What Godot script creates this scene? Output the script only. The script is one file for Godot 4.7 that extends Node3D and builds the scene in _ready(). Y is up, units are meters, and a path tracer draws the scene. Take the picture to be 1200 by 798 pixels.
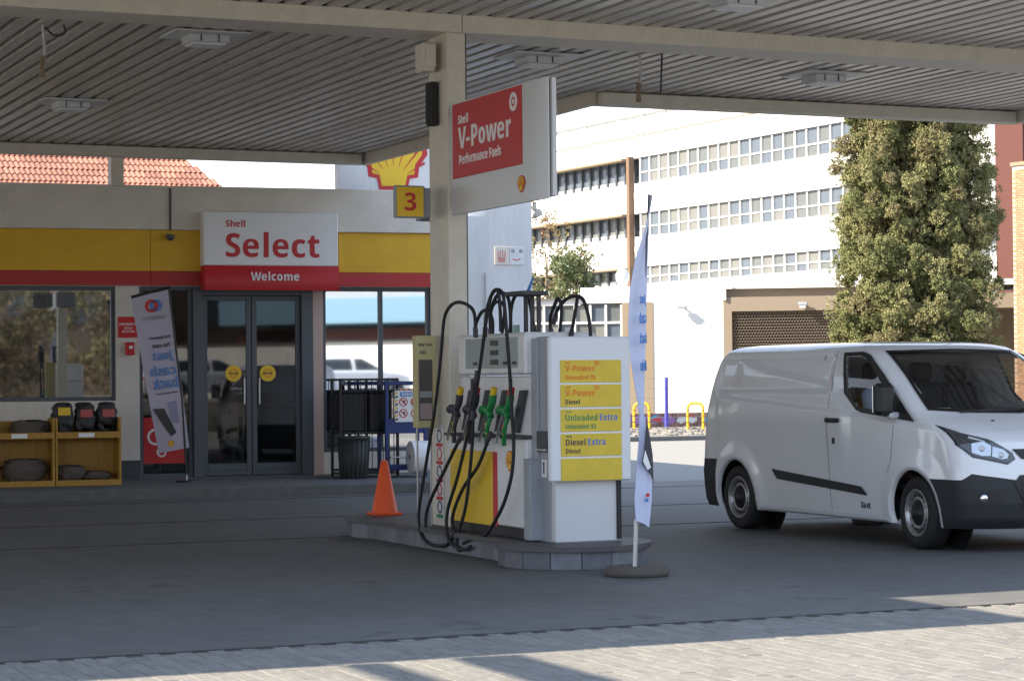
extends Node3D
# A filling-station forecourt seen from under the edge of its canopy: pump island, shop, parked van, street beyond.

var mats := {}
var texs := {}
var used := {}
var font: SystemFont

class MB:
	var st := SurfaceTool.new()
	var xf := Transform3D.IDENTITY
	func _init(smooth := false):
		st.begin(Mesh.PRIMITIVE_TRIANGLES)
		st.set_smooth_group(0 if smooth else -1)
	func sm(on: bool):
		st.set_smooth_group(0 if on else -1)
	func tri(a: Vector3, b: Vector3, c: Vector3):
		if a == b or b == c or a == c: return
		if xf.basis.determinant() < 0.0:
			st.add_vertex(xf * a); st.add_vertex(xf * b); st.add_vertex(xf * c)
		else:
			st.add_vertex(xf * a); st.add_vertex(xf * c); st.add_vertex(xf * b)
	func quad(a: Vector3, b: Vector3, c: Vector3, d: Vector3):
		tri(a, b, c); tri(a, c, d)
	func otri(a: Vector3, b: Vector3, c: Vector3, out: Vector3):
		if (b - a).cross(c - a).dot(out) < 0.0: tri(a, c, b)
		else: tri(a, b, c)
	func oquad(a: Vector3, b: Vector3, c: Vector3, d: Vector3, out: Vector3):
		if (b - a).cross(c - a).dot(out) < 0.0: quad(a, d, c, b)
		else: quad(a, b, c, d)
	func box(c: Vector3, s: Vector3, bev := 0.0):
		var h := s * 0.5
		var b: float = min(bev, min(h.x, min(h.y, h.z)) * 0.9)
		for i in 3:
			var j := (i + 1) % 3
			var k := (i + 2) % 3
			for sg in [-1.0, 1.0]:
				var q := []
				for uv in [[-1, -1], [1, -1], [1, 1], [-1, 1]]:
					var p := Vector3.ZERO
					p[i] = sg * h[i]; p[j] = uv[0] * (h[j] - b); p[k] = uv[1] * (h[k] - b)
					q.append(c + p)
				var o := Vector3.ZERO
				o[i] = sg
				oquad(q[0], q[1], q[2], q[3], o)
				if b > 0.0:
					for sj in [-1.0, 1.0]:
						var e := []
						for kk in [-1.0, 1.0]:
							var p1 := Vector3.ZERO
							p1[i] = sg * h[i]; p1[j] = sj * (h[j] - b); p1[k] = kk * (h[k] - b)
							var p2 := Vector3.ZERO
							p2[i] = sg * (h[i] - b); p2[j] = sj * h[j]; p2[k] = kk * (h[k] - b)
							e.append(c + p1); e.append(c + p2)
						var oo := Vector3.ZERO
						oo[i] = sg; oo[j] = sj
						oquad(e[0], e[1], e[3], e[2], oo)
		if b > 0.0:
			for sx in [-1.0, 1.0]:
				for sy in [-1.0, 1.0]:
					for sz in [-1.0, 1.0]:
						var s3 := Vector3(sx, sy, sz)
						var r := h - Vector3(b, b, b)
						otri(c + Vector3(sx * h.x, sy * r.y, sz * r.z), c + Vector3(sx * r.x, sy * h.y, sz * r.z), c + Vector3(sx * r.x, sy * r.y, sz * h.z), s3)
	func cyl(p0: Vector3, p1: Vector3, r0: float, r1: float, seg := 14, caps := true):
		var ax := (p1 - p0).normalized()
		var u := ax.cross(Vector3.UP if absf(ax.y) < 0.9 else Vector3.RIGHT).normalized()
		var v := ax.cross(u)
		for i in seg:
			var a0 := TAU * i / seg
			var a1 := TAU * (i + 1) / seg
			var d0 := u * cos(a0) + v * sin(a0)
			var d1 := u * cos(a1) + v * sin(a1)
			sm(true)
			oquad(p0 + d0 * r0, p0 + d1 * r0, p1 + d1 * r1, p1 + d0 * r1, d0 + d1)
			sm(false)
			if caps:
				if r0 > 0.0: otri(p0, p0 + d0 * r0, p0 + d1 * r0, -ax)
				if r1 > 0.0: otri(p1, p1 + d0 * r1, p1 + d1 * r1, ax)
	func tube(pts: Array, r: float, seg := 8, r_end := -1.0):
		var u := Vector3.ZERO
		var rings := []
		for i in pts.size():
			var t: Vector3 = (pts[min(i + 1, pts.size() - 1)] - pts[max(i - 1, 0)]).normalized()
			if u == Vector3.ZERO: u = t.cross(Vector3.UP if absf(t.y) < 0.9 else Vector3.RIGHT).normalized()
			u = (u - t * u.dot(t)).normalized()
			var v := t.cross(u)
			var rr := r if r_end < 0.0 else lerpf(r, r_end, float(i) / (pts.size() - 1))
			var ring := []
			for k in seg: ring.append(pts[i] + (u * cos(TAU * k / seg) + v * sin(TAU * k / seg)) * rr)
			rings.append(ring)
		sm(true)
		for i in pts.size() - 1:
			for k in seg:
				var k2 := (k + 1) % seg
				var out: Vector3 = rings[i][k] + rings[i][k2] - pts[i] * 2.0
				oquad(rings[i][k], rings[i][k2], rings[i + 1][k2], rings[i + 1][k], out)
		sm(false)
		var last := pts.size() - 1
		for k in seg:
			otri(pts[0], rings[0][k], rings[0][(k + 1) % seg], pts[0] - pts[1])
			otri(pts[last], rings[last][k], rings[last][(k + 1) % seg], pts[last] - pts[last - 1])
	func lathe(prof: Array, seg := 24, smooth := true):
		sm(smooth)
		for i in prof.size() - 1:
			var a: Vector2 = prof[i]
			var b: Vector2 = prof[i + 1]
			var nrm := Vector2(b.y - a.y, a.x - b.x)
			for k in seg:
				var c0 := cos(TAU * k / seg); var s0 := sin(TAU * k / seg)
				var c1 := cos(TAU * (k + 1) / seg); var s1 := sin(TAU * (k + 1) / seg)
				var out := Vector3((c0 + c1) * 0.5 * nrm.x, nrm.y, (s0 + s1) * 0.5 * nrm.x)
				oquad(Vector3(a.x * c0, a.y, a.x * s0), Vector3(a.x * c1, a.y, a.x * s1), Vector3(b.x * c1, b.y, b.x * s1), Vector3(b.x * c0, b.y, b.x * s0), out)
		sm(false)
	func ext(poly: PackedVector2Array, z0: float, z1: float):
		var ids := Geometry2D.triangulate_polygon(poly)
		for i in range(0, ids.size(), 3):
			var a := poly[ids[i]]; var b := poly[ids[i + 1]]; var c := poly[ids[i + 2]]
			otri(Vector3(a.x, a.y, z1), Vector3(b.x, b.y, z1), Vector3(c.x, c.y, z1), Vector3(0, 0, z1 - z0))
			otri(Vector3(a.x, a.y, z0), Vector3(b.x, b.y, z0), Vector3(c.x, c.y, z0), Vector3(0, 0, z0 - z1))
		var cw := Geometry2D.is_polygon_clockwise(poly)
		for i in poly.size():
			var a := poly[i]; var b := poly[(i + 1) % poly.size()]
			var n := Vector3(b.y - a.y, a.x - b.x, 0) * (-1.0 if cw else 1.0)
			oquad(Vector3(a.x, a.y, z0), Vector3(b.x, b.y, z0), Vector3(b.x, b.y, z1), Vector3(a.x, a.y, z1), n)
	func done() -> ArrayMesh:
		st.generate_normals()
		return st.commit()

func numbered(n: String) -> String:
	if not used.has(n):
		used[n] = 0
		return n
	used[n] += 1
	return "%s_%03d" % [n, used[n]]

func thing(n: String, label: String, cat: String, pos := Vector3.ZERO, ry := 0.0, group := "") -> Node3D:
	var o := Node3D.new()
	o.name = numbered(n)
	add_child(o)
	o.position = pos
	o.rotation.y = ry
	meta(o, label, cat, group)
	return o

func meta(o, label: String, cat: String, group := ""):
	o.set_meta("label", label); o.set_meta("category", cat)
	if group != "": o.set_meta("group", group)

func part(parent: Node, n: String, mesh: Mesh, mat: Material, pos := Vector3.ZERO, rot := Vector3.ZERO) -> MeshInstance3D:
	var o := MeshInstance3D.new()
	o.name = n
	o.mesh = mesh
	o.material_override = mat
	parent.add_child(o, true)
	o.position = pos
	o.rotation = rot
	o.cast_shadow = GeometryInstance3D.SHADOW_CASTING_SETTING_ON
	return o

func bp(parent: Node, n: String, c: Vector3, s: Vector3, mat: Material, bev := 0.006) -> MeshInstance3D:
	var b := MB.new()
	b.box(Vector3.ZERO, s, bev)
	return part(parent, n, b.done(), mat, c)

func struct_box(n: String, c: Vector3, s: Vector3, mat: Material, bev := 0.0) -> MeshInstance3D:
	var o := bp(self, n, c, s, mat, bev)
	o.set_meta("kind", "structure")
	return o

func lin(r: float, g: float, b: float) -> Color:
	return Color(r, g, b).linear_to_srgb()

# grey multiplier image: two octave sets of seamless noise, fine and coarse, remapped between lo and 1
func ntex(key: String, sd: int, f1: float, f2: float, lo: float, size := 512, sharp := 1.0) -> ImageTexture:
	if texs.has(key): return texs[key]
	var n := FastNoiseLite.new()
	n.seed = sd; n.frequency = f1; n.fractal_octaves = 4; n.noise_type = FastNoiseLite.TYPE_SIMPLEX_SMOOTH
	var a := n.get_seamless_image(size, size).get_data()
	n.seed = sd + 7; n.frequency = f2; n.fractal_octaves = 3
	var b := n.get_seamless_image(size, size).get_data()
	var d := PackedByteArray()
	d.resize(size * size)
	for i in size * size:
		var v := (a[i] * 0.5 + b[i] * 0.5) / 255.0
		v = clampf((v - 0.5) * sharp + 0.5, 0.0, 1.0)
		d[i] = int(255.0 * (lo + (1.0 - lo) * v))
	var t := ImageTexture.create_from_image(Image.create_from_data(size, size, false, Image.FORMAT_L8, d))
	texs[key] = t
	return t

# slab tone: fine noise, sparse dark drips and a few pale scuffs
func slab_tex() -> ImageTexture:
	var n := FastNoiseLite.new()
	var size := 1024
	n.seed = 71; n.frequency = 0.05; n.fractal_octaves = 4
	var a := n.get_seamless_image(size, size).get_data()
	n.seed = 72; n.frequency = 0.006; n.fractal_octaves = 5
	var b := n.get_seamless_image(size, size).get_data()
	n.seed = 73; n.frequency = 0.03; n.fractal_octaves = 3
	var c := n.get_seamless_image(size, size).get_data()
	var d := PackedByteArray()
	d.resize(size * size)
	for i in size * size:
		var v := 0.78 + 0.12 * (a[i] / 255.0) + 0.1 * (b[i] / 255.0)
		var spot := (c[i] / 255.0) * 0.7 + (b[i] / 255.0) * 0.3
		v -= 0.16 * clampf((spot - 0.74) / 0.08, 0.0, 1.0)
		if spot < 0.2: v += 0.1 * clampf((0.2 - spot) / 0.05, 0.0, 1.0)
		d[i] = int(255.0 * clampf(v, 0.0, 1.0))
	return ImageTexture.create_from_image(Image.create_from_data(size, size, false, Image.FORMAT_L8, d))

func mat(key: String, c: Color, rough := 0.8, metal := 0.0, tex: Texture2D = null, sc := 0.5, bump := 0.0) -> StandardMaterial3D:
	if mats.has(key): return mats[key]
	var m := StandardMaterial3D.new()
	m.albedo_color = c
	m.roughness = rough
	m.metallic = metal
	m.metallic_specular = 0.5
	if tex:
		m.albedo_texture = tex
		m.uv1_triplanar = true
		m.uv1_world_triplanar = true
		m.uv1_scale = Vector3(sc, sc, sc)
		if bump > 0.0:
			m.heightmap_enabled = true
			m.heightmap_texture = tex
			m.heightmap_scale = bump
	mats[key] = m
	return m

func glass(key: String, c: Color, alpha: float, metal := 0.0, rough := 0.02) -> StandardMaterial3D:
	if mats.has(key): return mats[key]
	var m := StandardMaterial3D.new()
	m.albedo_color = Color(c.r, c.g, c.b, alpha)
	m.transparency = BaseMaterial3D.TRANSPARENCY_ALPHA
	m.roughness = rough
	m.metallic = metal
	m.metallic_specular = 0.6
	mats[key] = m
	return m

# lettering that fills w x h metres, centred on pos; mirrored for print seen from behind
func words(parent: Node, s: String, w: float, h: float, m: Material, pos: Vector3, rot := Vector3.ZERO, mirrored := false, serif := false):
	var t := TextMesh.new()
	t.text = s
	t.font = font
	t.font_size = 48
	t.pixel_size = 0.01
	t.depth = 0.05
	t.curve_step = 3.0
	var bb := t.get_aabb()
	var o := part(parent, "lettering", t, m, pos, rot)
	var sx := w / maxf(bb.size.x, 0.01)
	var sy := h / maxf(bb.size.y, 0.01)
	var c := bb.get_center()
	var bs := Basis.from_euler(rot) * Basis.from_scale(Vector3(-sx if mirrored else sx, sy, 0.08))
	if mirrored:
		# rebuild with flipped x so that no node carries a negative scale
		var arr := t.get_mesh_arrays()
		var vs: PackedVector3Array = arr[Mesh.ARRAY_VERTEX]
		var ix = arr[Mesh.ARRAY_INDEX]
		var b := MB.new()
		var cnt: int = ix.size() if ix != null and ix.size() > 0 else vs.size()
		for i in range(0, cnt, 3):
			var q := []
			for k in 3:
				var v: Vector3 = vs[ix[i + k]] if ix != null and ix.size() > 0 else vs[i + k]
				q.append(Vector3(-(v.x - c.x) * sx, (v.y - c.y) * sy, v.z * 0.08))
			b.tri(q[0], q[1], q[2])
		o.mesh = b.done()
		return
	o.basis = bs
	o.position = pos - bs * Vector3(c.x, c.y, 0)

func circle(cx: float, cy: float, rx: float, ry: float, n := 24, a0 := 0.0, a1 := TAU) -> PackedVector2Array:
	var p := PackedVector2Array()
	var full := absf(a1 - a0 - TAU) < 0.001
	for i in (n if full else n + 1):
		var a := lerpf(a0, a1, float(i) / n)
		p.append(Vector2(cx + cos(a) * rx, cy + sin(a) * ry))
	return p

func disc(parent, n: String, r: float, d: float, m: Material, pos: Vector3, rot := Vector3.ZERO, ry := -1.0):
	var b := MB.new()
	b.ext(circle(0, 0, r, r if ry < 0.0 else ry, 20), 0.0, d)
	return part(parent, n, b.done(), m, pos, rot)

func ring(parent, n: String, r0: float, r1: float, d: float, m: Material, pos: Vector3, rot := Vector3.ZERO):
	var b := MB.new()
	for i in 24:
		var a := Vector2.from_angle(TAU * i / 24); var c := Vector2.from_angle(TAU * (i + 1) / 24)
		b.ext(PackedVector2Array([a * r0, a * r1, c * r1, c * r0]), 0.0, d)
	return part(parent, n, b.done(), m, pos, rot)

# scallop emblem w wide: red rim, yellow fan, red ribs
func scallop(parent, w: float, h: float, pos: Vector3, rot := Vector3.ZERO):
	var rim := PackedVector2Array([Vector2(-0.2, -0.5), Vector2(0.2, -0.5), Vector2(0.24, -0.32), Vector2(0.36, -0.3), Vector2(0.38, -0.14), Vector2(0.5, 0.02)])
	for i in 9:
		var a := lerpf(0.05, PI - 0.05, i / 8.0)
		rim.append(Vector2(cos(a) * 0.5, 0.04 + sin(a) * 0.46))
	for p in [Vector2(-0.5, 0.02), Vector2(-0.38, -0.14), Vector2(-0.36, -0.3), Vector2(-0.24, -0.32)]: rim.append(p)
	var fan := PackedVector2Array()
	for p in rim: fan.append(Vector2(p.x * 0.84, (p.y - 0.02) * 0.86 + 0.02))
	var sc := func(q: PackedVector2Array) -> PackedVector2Array:
		var o := PackedVector2Array()
		for p in q: o.append(Vector2(p.x * w, p.y * h))
		return o
	var e := Node3D.new()
	var b := MB.new()
	b.ext(sc.call(rim), 0.0, 0.006)
	var base := part(parent, "emblem", b.done(), mat("red_vinyl", lin(0.52, 0.02, 0.025), 0.45), pos, rot)
	e.free()
	b = MB.new()
	b.ext(sc.call(fan), 0.006, 0.011)
	part(base, "emblem_fan", b.done(), mat("yellow_vinyl", lin(0.78, 0.5, 0.02), 0.45))
	b = MB.new()
	for i in 7:
		var a := lerpf(0.56, PI - 0.56, i / 6.0)
		var d := Vector2(cos(a), sin(a))
		var n := Vector2(-d.y, d.x)
		var o := Vector2(0, -0.38)
		var p0 := o + d * 0.24
		var p1 := o + d * (0.54 if i in [0, 6] else 0.66 if i in [1, 5] else 0.74)
		b.ext(sc.call(PackedVector2Array([p0 - n * 0.003, p0 + n * 0.003, p1 + n * 0.017, p1 - n * 0.017])), 0.011, 0.014)
	part(base, "emblem_ribs", b.done(), mats["red_vinyl"])

func smooth_pts(p: Array, sub := 5) -> Array:
	var o := []
	for i in p.size() - 1:
		var a: Vector3 = p[max(i - 1, 0)]
		var d: Vector3 = p[min(i + 2, p.size() - 1)]
		for k in sub: o.append(p[i].cubic_interpolate(p[i + 1], a, d, float(k) / sub))
	o.append(p[p.size() - 1])
	return o

func tab(xs: Array, ys: Array, v: float) -> float:
	if v <= xs[0]: return ys[0]
	for i in xs.size() - 1:
		if v <= xs[i + 1]: return lerpf(ys[i], ys[i + 1], (v - xs[i]) / (xs[i + 1] - xs[i]))
	return ys[ys.size() - 1]

func sst(a: float, b: float, v: float) -> float:
	var t := clampf((v - a) / (b - a), 0.0, 1.0)
	return t * t * (3.0 - 2.0 * t)

func _ready():
	font = SystemFont.new()
	font.font_names = PackedStringArray(["Droid Sans"])
	font.font_weight = 700
	# camera: eye height 1.6 m, a short telephoto
	var cam := Camera3D.new()
	cam.name = "camera"
	add_child(cam)
	cam.position = Vector3(0, 1.6, 0)
	cam.rotation = Vector3(atan(45.0 / 2650.0), deg_to_rad(-23.8), -0.009)
	cam.fov = rad_to_deg(2.0 * atan(399.0 / 2650.0))
	cam.near = 0.1
	cam.far = 1200.0
	cam.current = true
	# sky and exposure
	var we := WorldEnvironment.new()
	we.name = "world_environment"
	add_child(we)
	var env := Environment.new()
	we.environment = env
	env.background_mode = Environment.BG_SKY
	var sky := Sky.new()
	var sm := ProceduralSkyMaterial.new()
	sm.sky_top_color = lin(0.32, 0.43, 0.64)
	sm.sky_horizon_color = lin(0.86, 0.88, 0.88)
	sm.sky_curve = 0.15
	sm.ground_bottom_color = lin(0.2, 0.19, 0.17)
	sm.ground_horizon_color = lin(0.5, 0.5, 0.48)
	sky.sky_material = sm
	env.sky = sky
	env.background_energy_multiplier = 0.95
	env.tonemap_mode = Environment.TONE_MAPPER_LINEAR
	env.tonemap_exposure = 2.7
	env.sdfgi_enabled = true
	env.ssao_enabled = true
	env.ssil_enabled = true
	# sun: from the left, 36 degrees high
	var sun := DirectionalLight3D.new()
	sun.name = "sun"
	add_child(sun)
	var el := deg_to_rad(36.3)
	var az := deg_to_rad(6.0)
	var dir := Vector3(cos(az) * cos(el), -sin(el), sin(az) * cos(el))
	sun.look_at_from_position(Vector3.ZERO, dir, Vector3.UP)
	sun.light_energy = 1.6
	sun.light_color = Color(1.0, 0.95, 0.86)
	sun.light_angular_distance = 0.5
	sun.shadow_enabled = true
	materials()
	setting()
	canopy()
	shop()
	shop_front()
	island()
	far_side()
	van_and_driver()
	street_behind()
	small_things()

func materials():
	var fine := ntex("fine", 3, 0.02, 0.09, 0.72)
	var dirt := ntex("dirt", 11, 0.006, 0.03, 0.45, 512, 1.5)
	var soft := ntex("soft", 21, 0.008, 0.05, 0.9)
	var grain := ntex("grain", 31, 0.12, 0.3, 0.6)
	mat("concrete", lin(0.155, 0.152, 0.146), 0.75, 0.0, slab_tex(), 0.055)
	mat("ground", lin(0.42, 0.39, 0.34), 0.95, 0.0, dirt, 0.1)
	mat("asphalt", lin(0.4, 0.38, 0.35), 0.95, 0.0, grain, 0.5)
	mat("verge", lin(0.5, 0.44, 0.35), 0.95, 0.0, dirt, 0.4)
	mat("sand", lin(0.2, 0.185, 0.16), 0.95, 0.0, fine, 1.0)
	mat("joint", lin(0.05, 0.045, 0.04), 0.95)
	mat("kerb", lin(0.17, 0.17, 0.17), 0.85, 0.0, fine, 0.6)
	mat("soffit", lin(0.62, 0.58, 0.53), 0.5, 0.0, dirt, 0.35)
	mat("cream_steel", lin(0.74, 0.69, 0.59), 0.55, 0.0, soft, 0.8)
	mat("dark_steel", lin(0.06, 0.06, 0.065), 0.6)
	mat("white_paint", lin(0.78, 0.78, 0.77), 0.5, 0.0, soft, 0.5)
	mat("plaster", lin(0.74, 0.69, 0.61), 0.85, 0.0, soft, 0.5)
	mat("wall_white", lin(0.76, 0.76, 0.75), 0.85, 0.0, soft, 0.4)
	mat("plinth", lin(0.09, 0.1, 0.11), 0.8, 0.0, fine, 0.6)
	mat("yellow_band", lin(0.8, 0.46, 0.015), 0.5, 0.0, soft, 0.5)
	mat("red_band", lin(0.5, 0.03, 0.03), 0.5, 0.0, soft, 0.5)
	mat("red_vinyl", lin(0.52, 0.02, 0.025), 0.45)
	mat("yellow_vinyl", lin(0.78, 0.5, 0.02), 0.45)
	mat("frame", lin(0.085, 0.095, 0.11), 0.45, 0.3)
	mat("black", lin(0.012, 0.012, 0.013), 0.5)
	mat("rubber", lin(0.018, 0.018, 0.02), 0.75)
	mat("chrome", lin(0.75, 0.75, 0.76), 0.18, 1.0)
	mat("steel", lin(0.5, 0.5, 0.5), 0.4, 0.9)
	mat("grey_panel", lin(0.34, 0.36, 0.39), 0.5, 0.0, soft, 0.6)
	mat("silver_panel", lin(0.6, 0.62, 0.64), 0.4, 0.2)
	mat("wood_yellow", lin(0.55, 0.3, 0.04), 0.6, 0.0, fine, 0.9)
	mat("red", lin(0.55, 0.02, 0.02), 0.5)
	mat("white", lin(0.8, 0.8, 0.8), 0.5)
	mat("orange", lin(0.8, 0.1, 0.02), 0.5)
	mat("blue", lin(0.02, 0.04, 0.16), 0.5)
	mat("text_blue", lin(0.08, 0.22, 0.55), 0.6)
	mat("text_green", lin(0.06, 0.26, 0.1), 0.6)
	mat("text_orange", lin(0.75, 0.2, 0.02), 0.6)
	mat("text_dark", lin(0.04, 0.04, 0.05), 0.6)
	mat("island_top", lin(0.115, 0.107, 0.108), 0.6, 0.0, fine, 0.8)
	mat("island_tile", lin(0.2, 0.21, 0.24), 0.7, 0.0, fine, 0.8)
	mat("brick_dark", lin(0.13, 0.045, 0.035), 0.9, 0.0, fine, 1.0)
	mat("tan_brick", lin(0.42, 0.33, 0.23), 0.9, 0.0, grain, 0.8)
	mat("mortar", lin(0.42, 0.37, 0.3), 0.95)
	mats["wall_white"].uv1_scale = Vector3(0.5, 0.08, 0.5)
	mats["plaster"].uv1_scale = Vector3(0.9, 0.25, 0.9)
	glass("shop_glass", Color(0.02, 0.03, 0.03), 0.4)
	glass("film_glass", Color(0.86, 0.87, 0.88), 0.66, 1.0)
	glass("car_glass", Color(0.03, 0.04, 0.035), 0.35)
	glass("van_glass", Color(0.03, 0.045, 0.04), 0.3)

func setting():
	var g := struct_box("ground", Vector3(0, -0.52, 0), Vector3(900, 1.0, 900), mats["ground"])
	g.name = "ground"
	struct_box("forecourt", Vector3(-1, -0.15, -22), Vector3(54, 0.3, 18), mats["concrete"])
	for j in [[-29.4, 0.02], [-25.2, 0.015], [-21.9, 0.015]]:
		struct_box("expansion_joint", Vector3(0, 0.002, j[0]), Vector3(52, 0.006, j[1]), mats["joint"])
	struct_box("expansion_joint", Vector3(0, 0.003, -13.04), Vector3(52, 0.008, 0.05), mats["joint"])
	# brick paving at the kerbside
	var base := struct_box("paving", Vector3(2, -0.156, -6.5), Vector3(60, 0.3, 13.0), mats["sand"])
	var paver := MB.new()
	paver.box(Vector3.ZERO, Vector3(0.0985, 0.03, 0.1985), 0.003)
	var pm := paver.done()
	var pmats := []
	var rng := RandomNumberGenerator.new()
	rng.seed = 5
	for i in 4:
		var k := 0.9 + 0.05 * i
		pmats.append(mat("paver%d" % i, lin(0.275 * k, 0.26 * k, 0.235 * k), 0.9, 0.0, texs["fine"], 1.3 + 0.2 * i, 0.1))
	var rest := []
	var single := 0
	for ix in range(-10, 190):
		for iz in range(0, 34):
			var x := 0.1 * ix
			var z := -12.93 + 0.2 * iz + (0.1 if ix % 2 else 0.0)
			if z > -6.4: continue
			var p := Vector3(x, -0.012 + rng.randf() * 0.004, z)
			if single < 300 and z > -12.2 and z < -10.9 and x > 4.2 and x < 8.8:
				single += 1
				part(base, "paver", pm, pmats[rng.randi() % 4], p - base.position, Vector3(0, rng.randfn(0, 0.01), 0))
			else: rest.append(Transform3D(Basis.from_euler(Vector3(0, rng.randfn(0, 0.01), 0)), p - base.position))
	var mm := MultiMesh.new()
	mm.transform_format = MultiMesh.TRANSFORM_3D
	mm.use_colors = true
	mm.mesh = pm
	mm.instance_count = rest.size()
	for i in rest.size():
		mm.set_instance_transform(i, rest[i])
		var k := rng.randf_range(0.24, 0.3)
		mm.set_instance_color(i, Color(k, k * 0.945, k * 0.86))
	var mi := MultiMeshInstance3D.new()
	mi.name = "pavers_beyond"
	mi.multimesh = mm
	var vm := mat("paver_many", Color.WHITE, 0.9, 0.0, texs["fine"], 1.3, 0.1)
	vm.vertex_color_use_as_albedo = true
	mi.material_override = vm
	mi.set_meta("kind", "stuff")
	base.add_child(mi)
	# street beyond the forecourt
	struct_box("road", Vector3(60, -0.154, -41), Vector3(260, 0.3, 19.8), mats["asphalt"])
	struct_box("verge", Vector3(60, -0.06, -57), Vector3(260, 0.34, 12.2), mats["verge"])
	struct_box("kerb", Vector3(60, -0.05, -50.8), Vector3(260, 0.34, 0.16), mats["kerb"], 0.02)
	# gravel on the verge
	var stones := MultiMesh.new()
	stones.transform_format = MultiMesh.TRANSFORM_3D
	var sb := MB.new(true)
	sb.lathe([Vector2(0.001, -0.5), Vector2(0.6, -0.3), Vector2(0.8, 0.1), Vector2(0.45, 0.5), Vector2(0.001, 0.55)], 6)
	stones.mesh = sb.done()
	stones.instance_count = 1600
	for i in 1600:
		var s := rng.randf_range(0.02, 0.08)
		stones.set_instance_transform(i, Transform3D(Basis.from_euler(Vector3(rng.randf() * 3, rng.randf() * 6, 0)).scaled(Vector3(s, s * 0.7, s)), Vector3(rng.randf_range(22, 42), 0.12, rng.randf_range(-60, -51.2))))
	var si := MultiMeshInstance3D.new()
	si.name = "gravel"
	si.multimesh = stones
	si.material_override = mats["kerb"]
	meta(si, "loose grey gravel scattered on the sandy verge", "gravel")
	si.set_meta("kind", "stuff")
	add_child(si)

# ---------------------------------------------------------------- canopy
func sheet_mesh(w: float, l: float, ribs: int) -> ArrayMesh:
	# trapezoidal roof sheet: flat pans (low) and narrow raised ribs, runs along z, from z 0 to -l
	var b := MB.new()
	var p := w / ribs
	var pts := [Vector2(0, 0)]
	for i in ribs:
		var x := p * i
		pts.append(Vector2(x + p * 0.6, 0)); pts.append(Vector2(x + p * 0.63, 0.1)); pts.append(Vector2(x + p * 0.95, 0.1)); pts.append(Vector2(x + p * 0.98, 0)); pts.append(Vector2(x + p, 0))
	for i in pts.size() - 1:
		var a: Vector2 = pts[i]; var c: Vector2 = pts[i + 1]
		var n := Vector3(c.y - a.y, a.x - c.x, 0)
		b.oquad(Vector3(a.x, a.y, 0), Vector3(c.x, c.y, 0), Vector3(c.x, c.y, -l), Vector3(a.x, a.y, -l), n)
		b.oquad(Vector3(a.x, a.y + 0.002, 0), Vector3(c.x, c.y + 0.002, 0), Vector3(c.x, c.y + 0.002, -l), Vector3(a.x, a.y + 0.002, -l), -n)
	return b.done()

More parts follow.
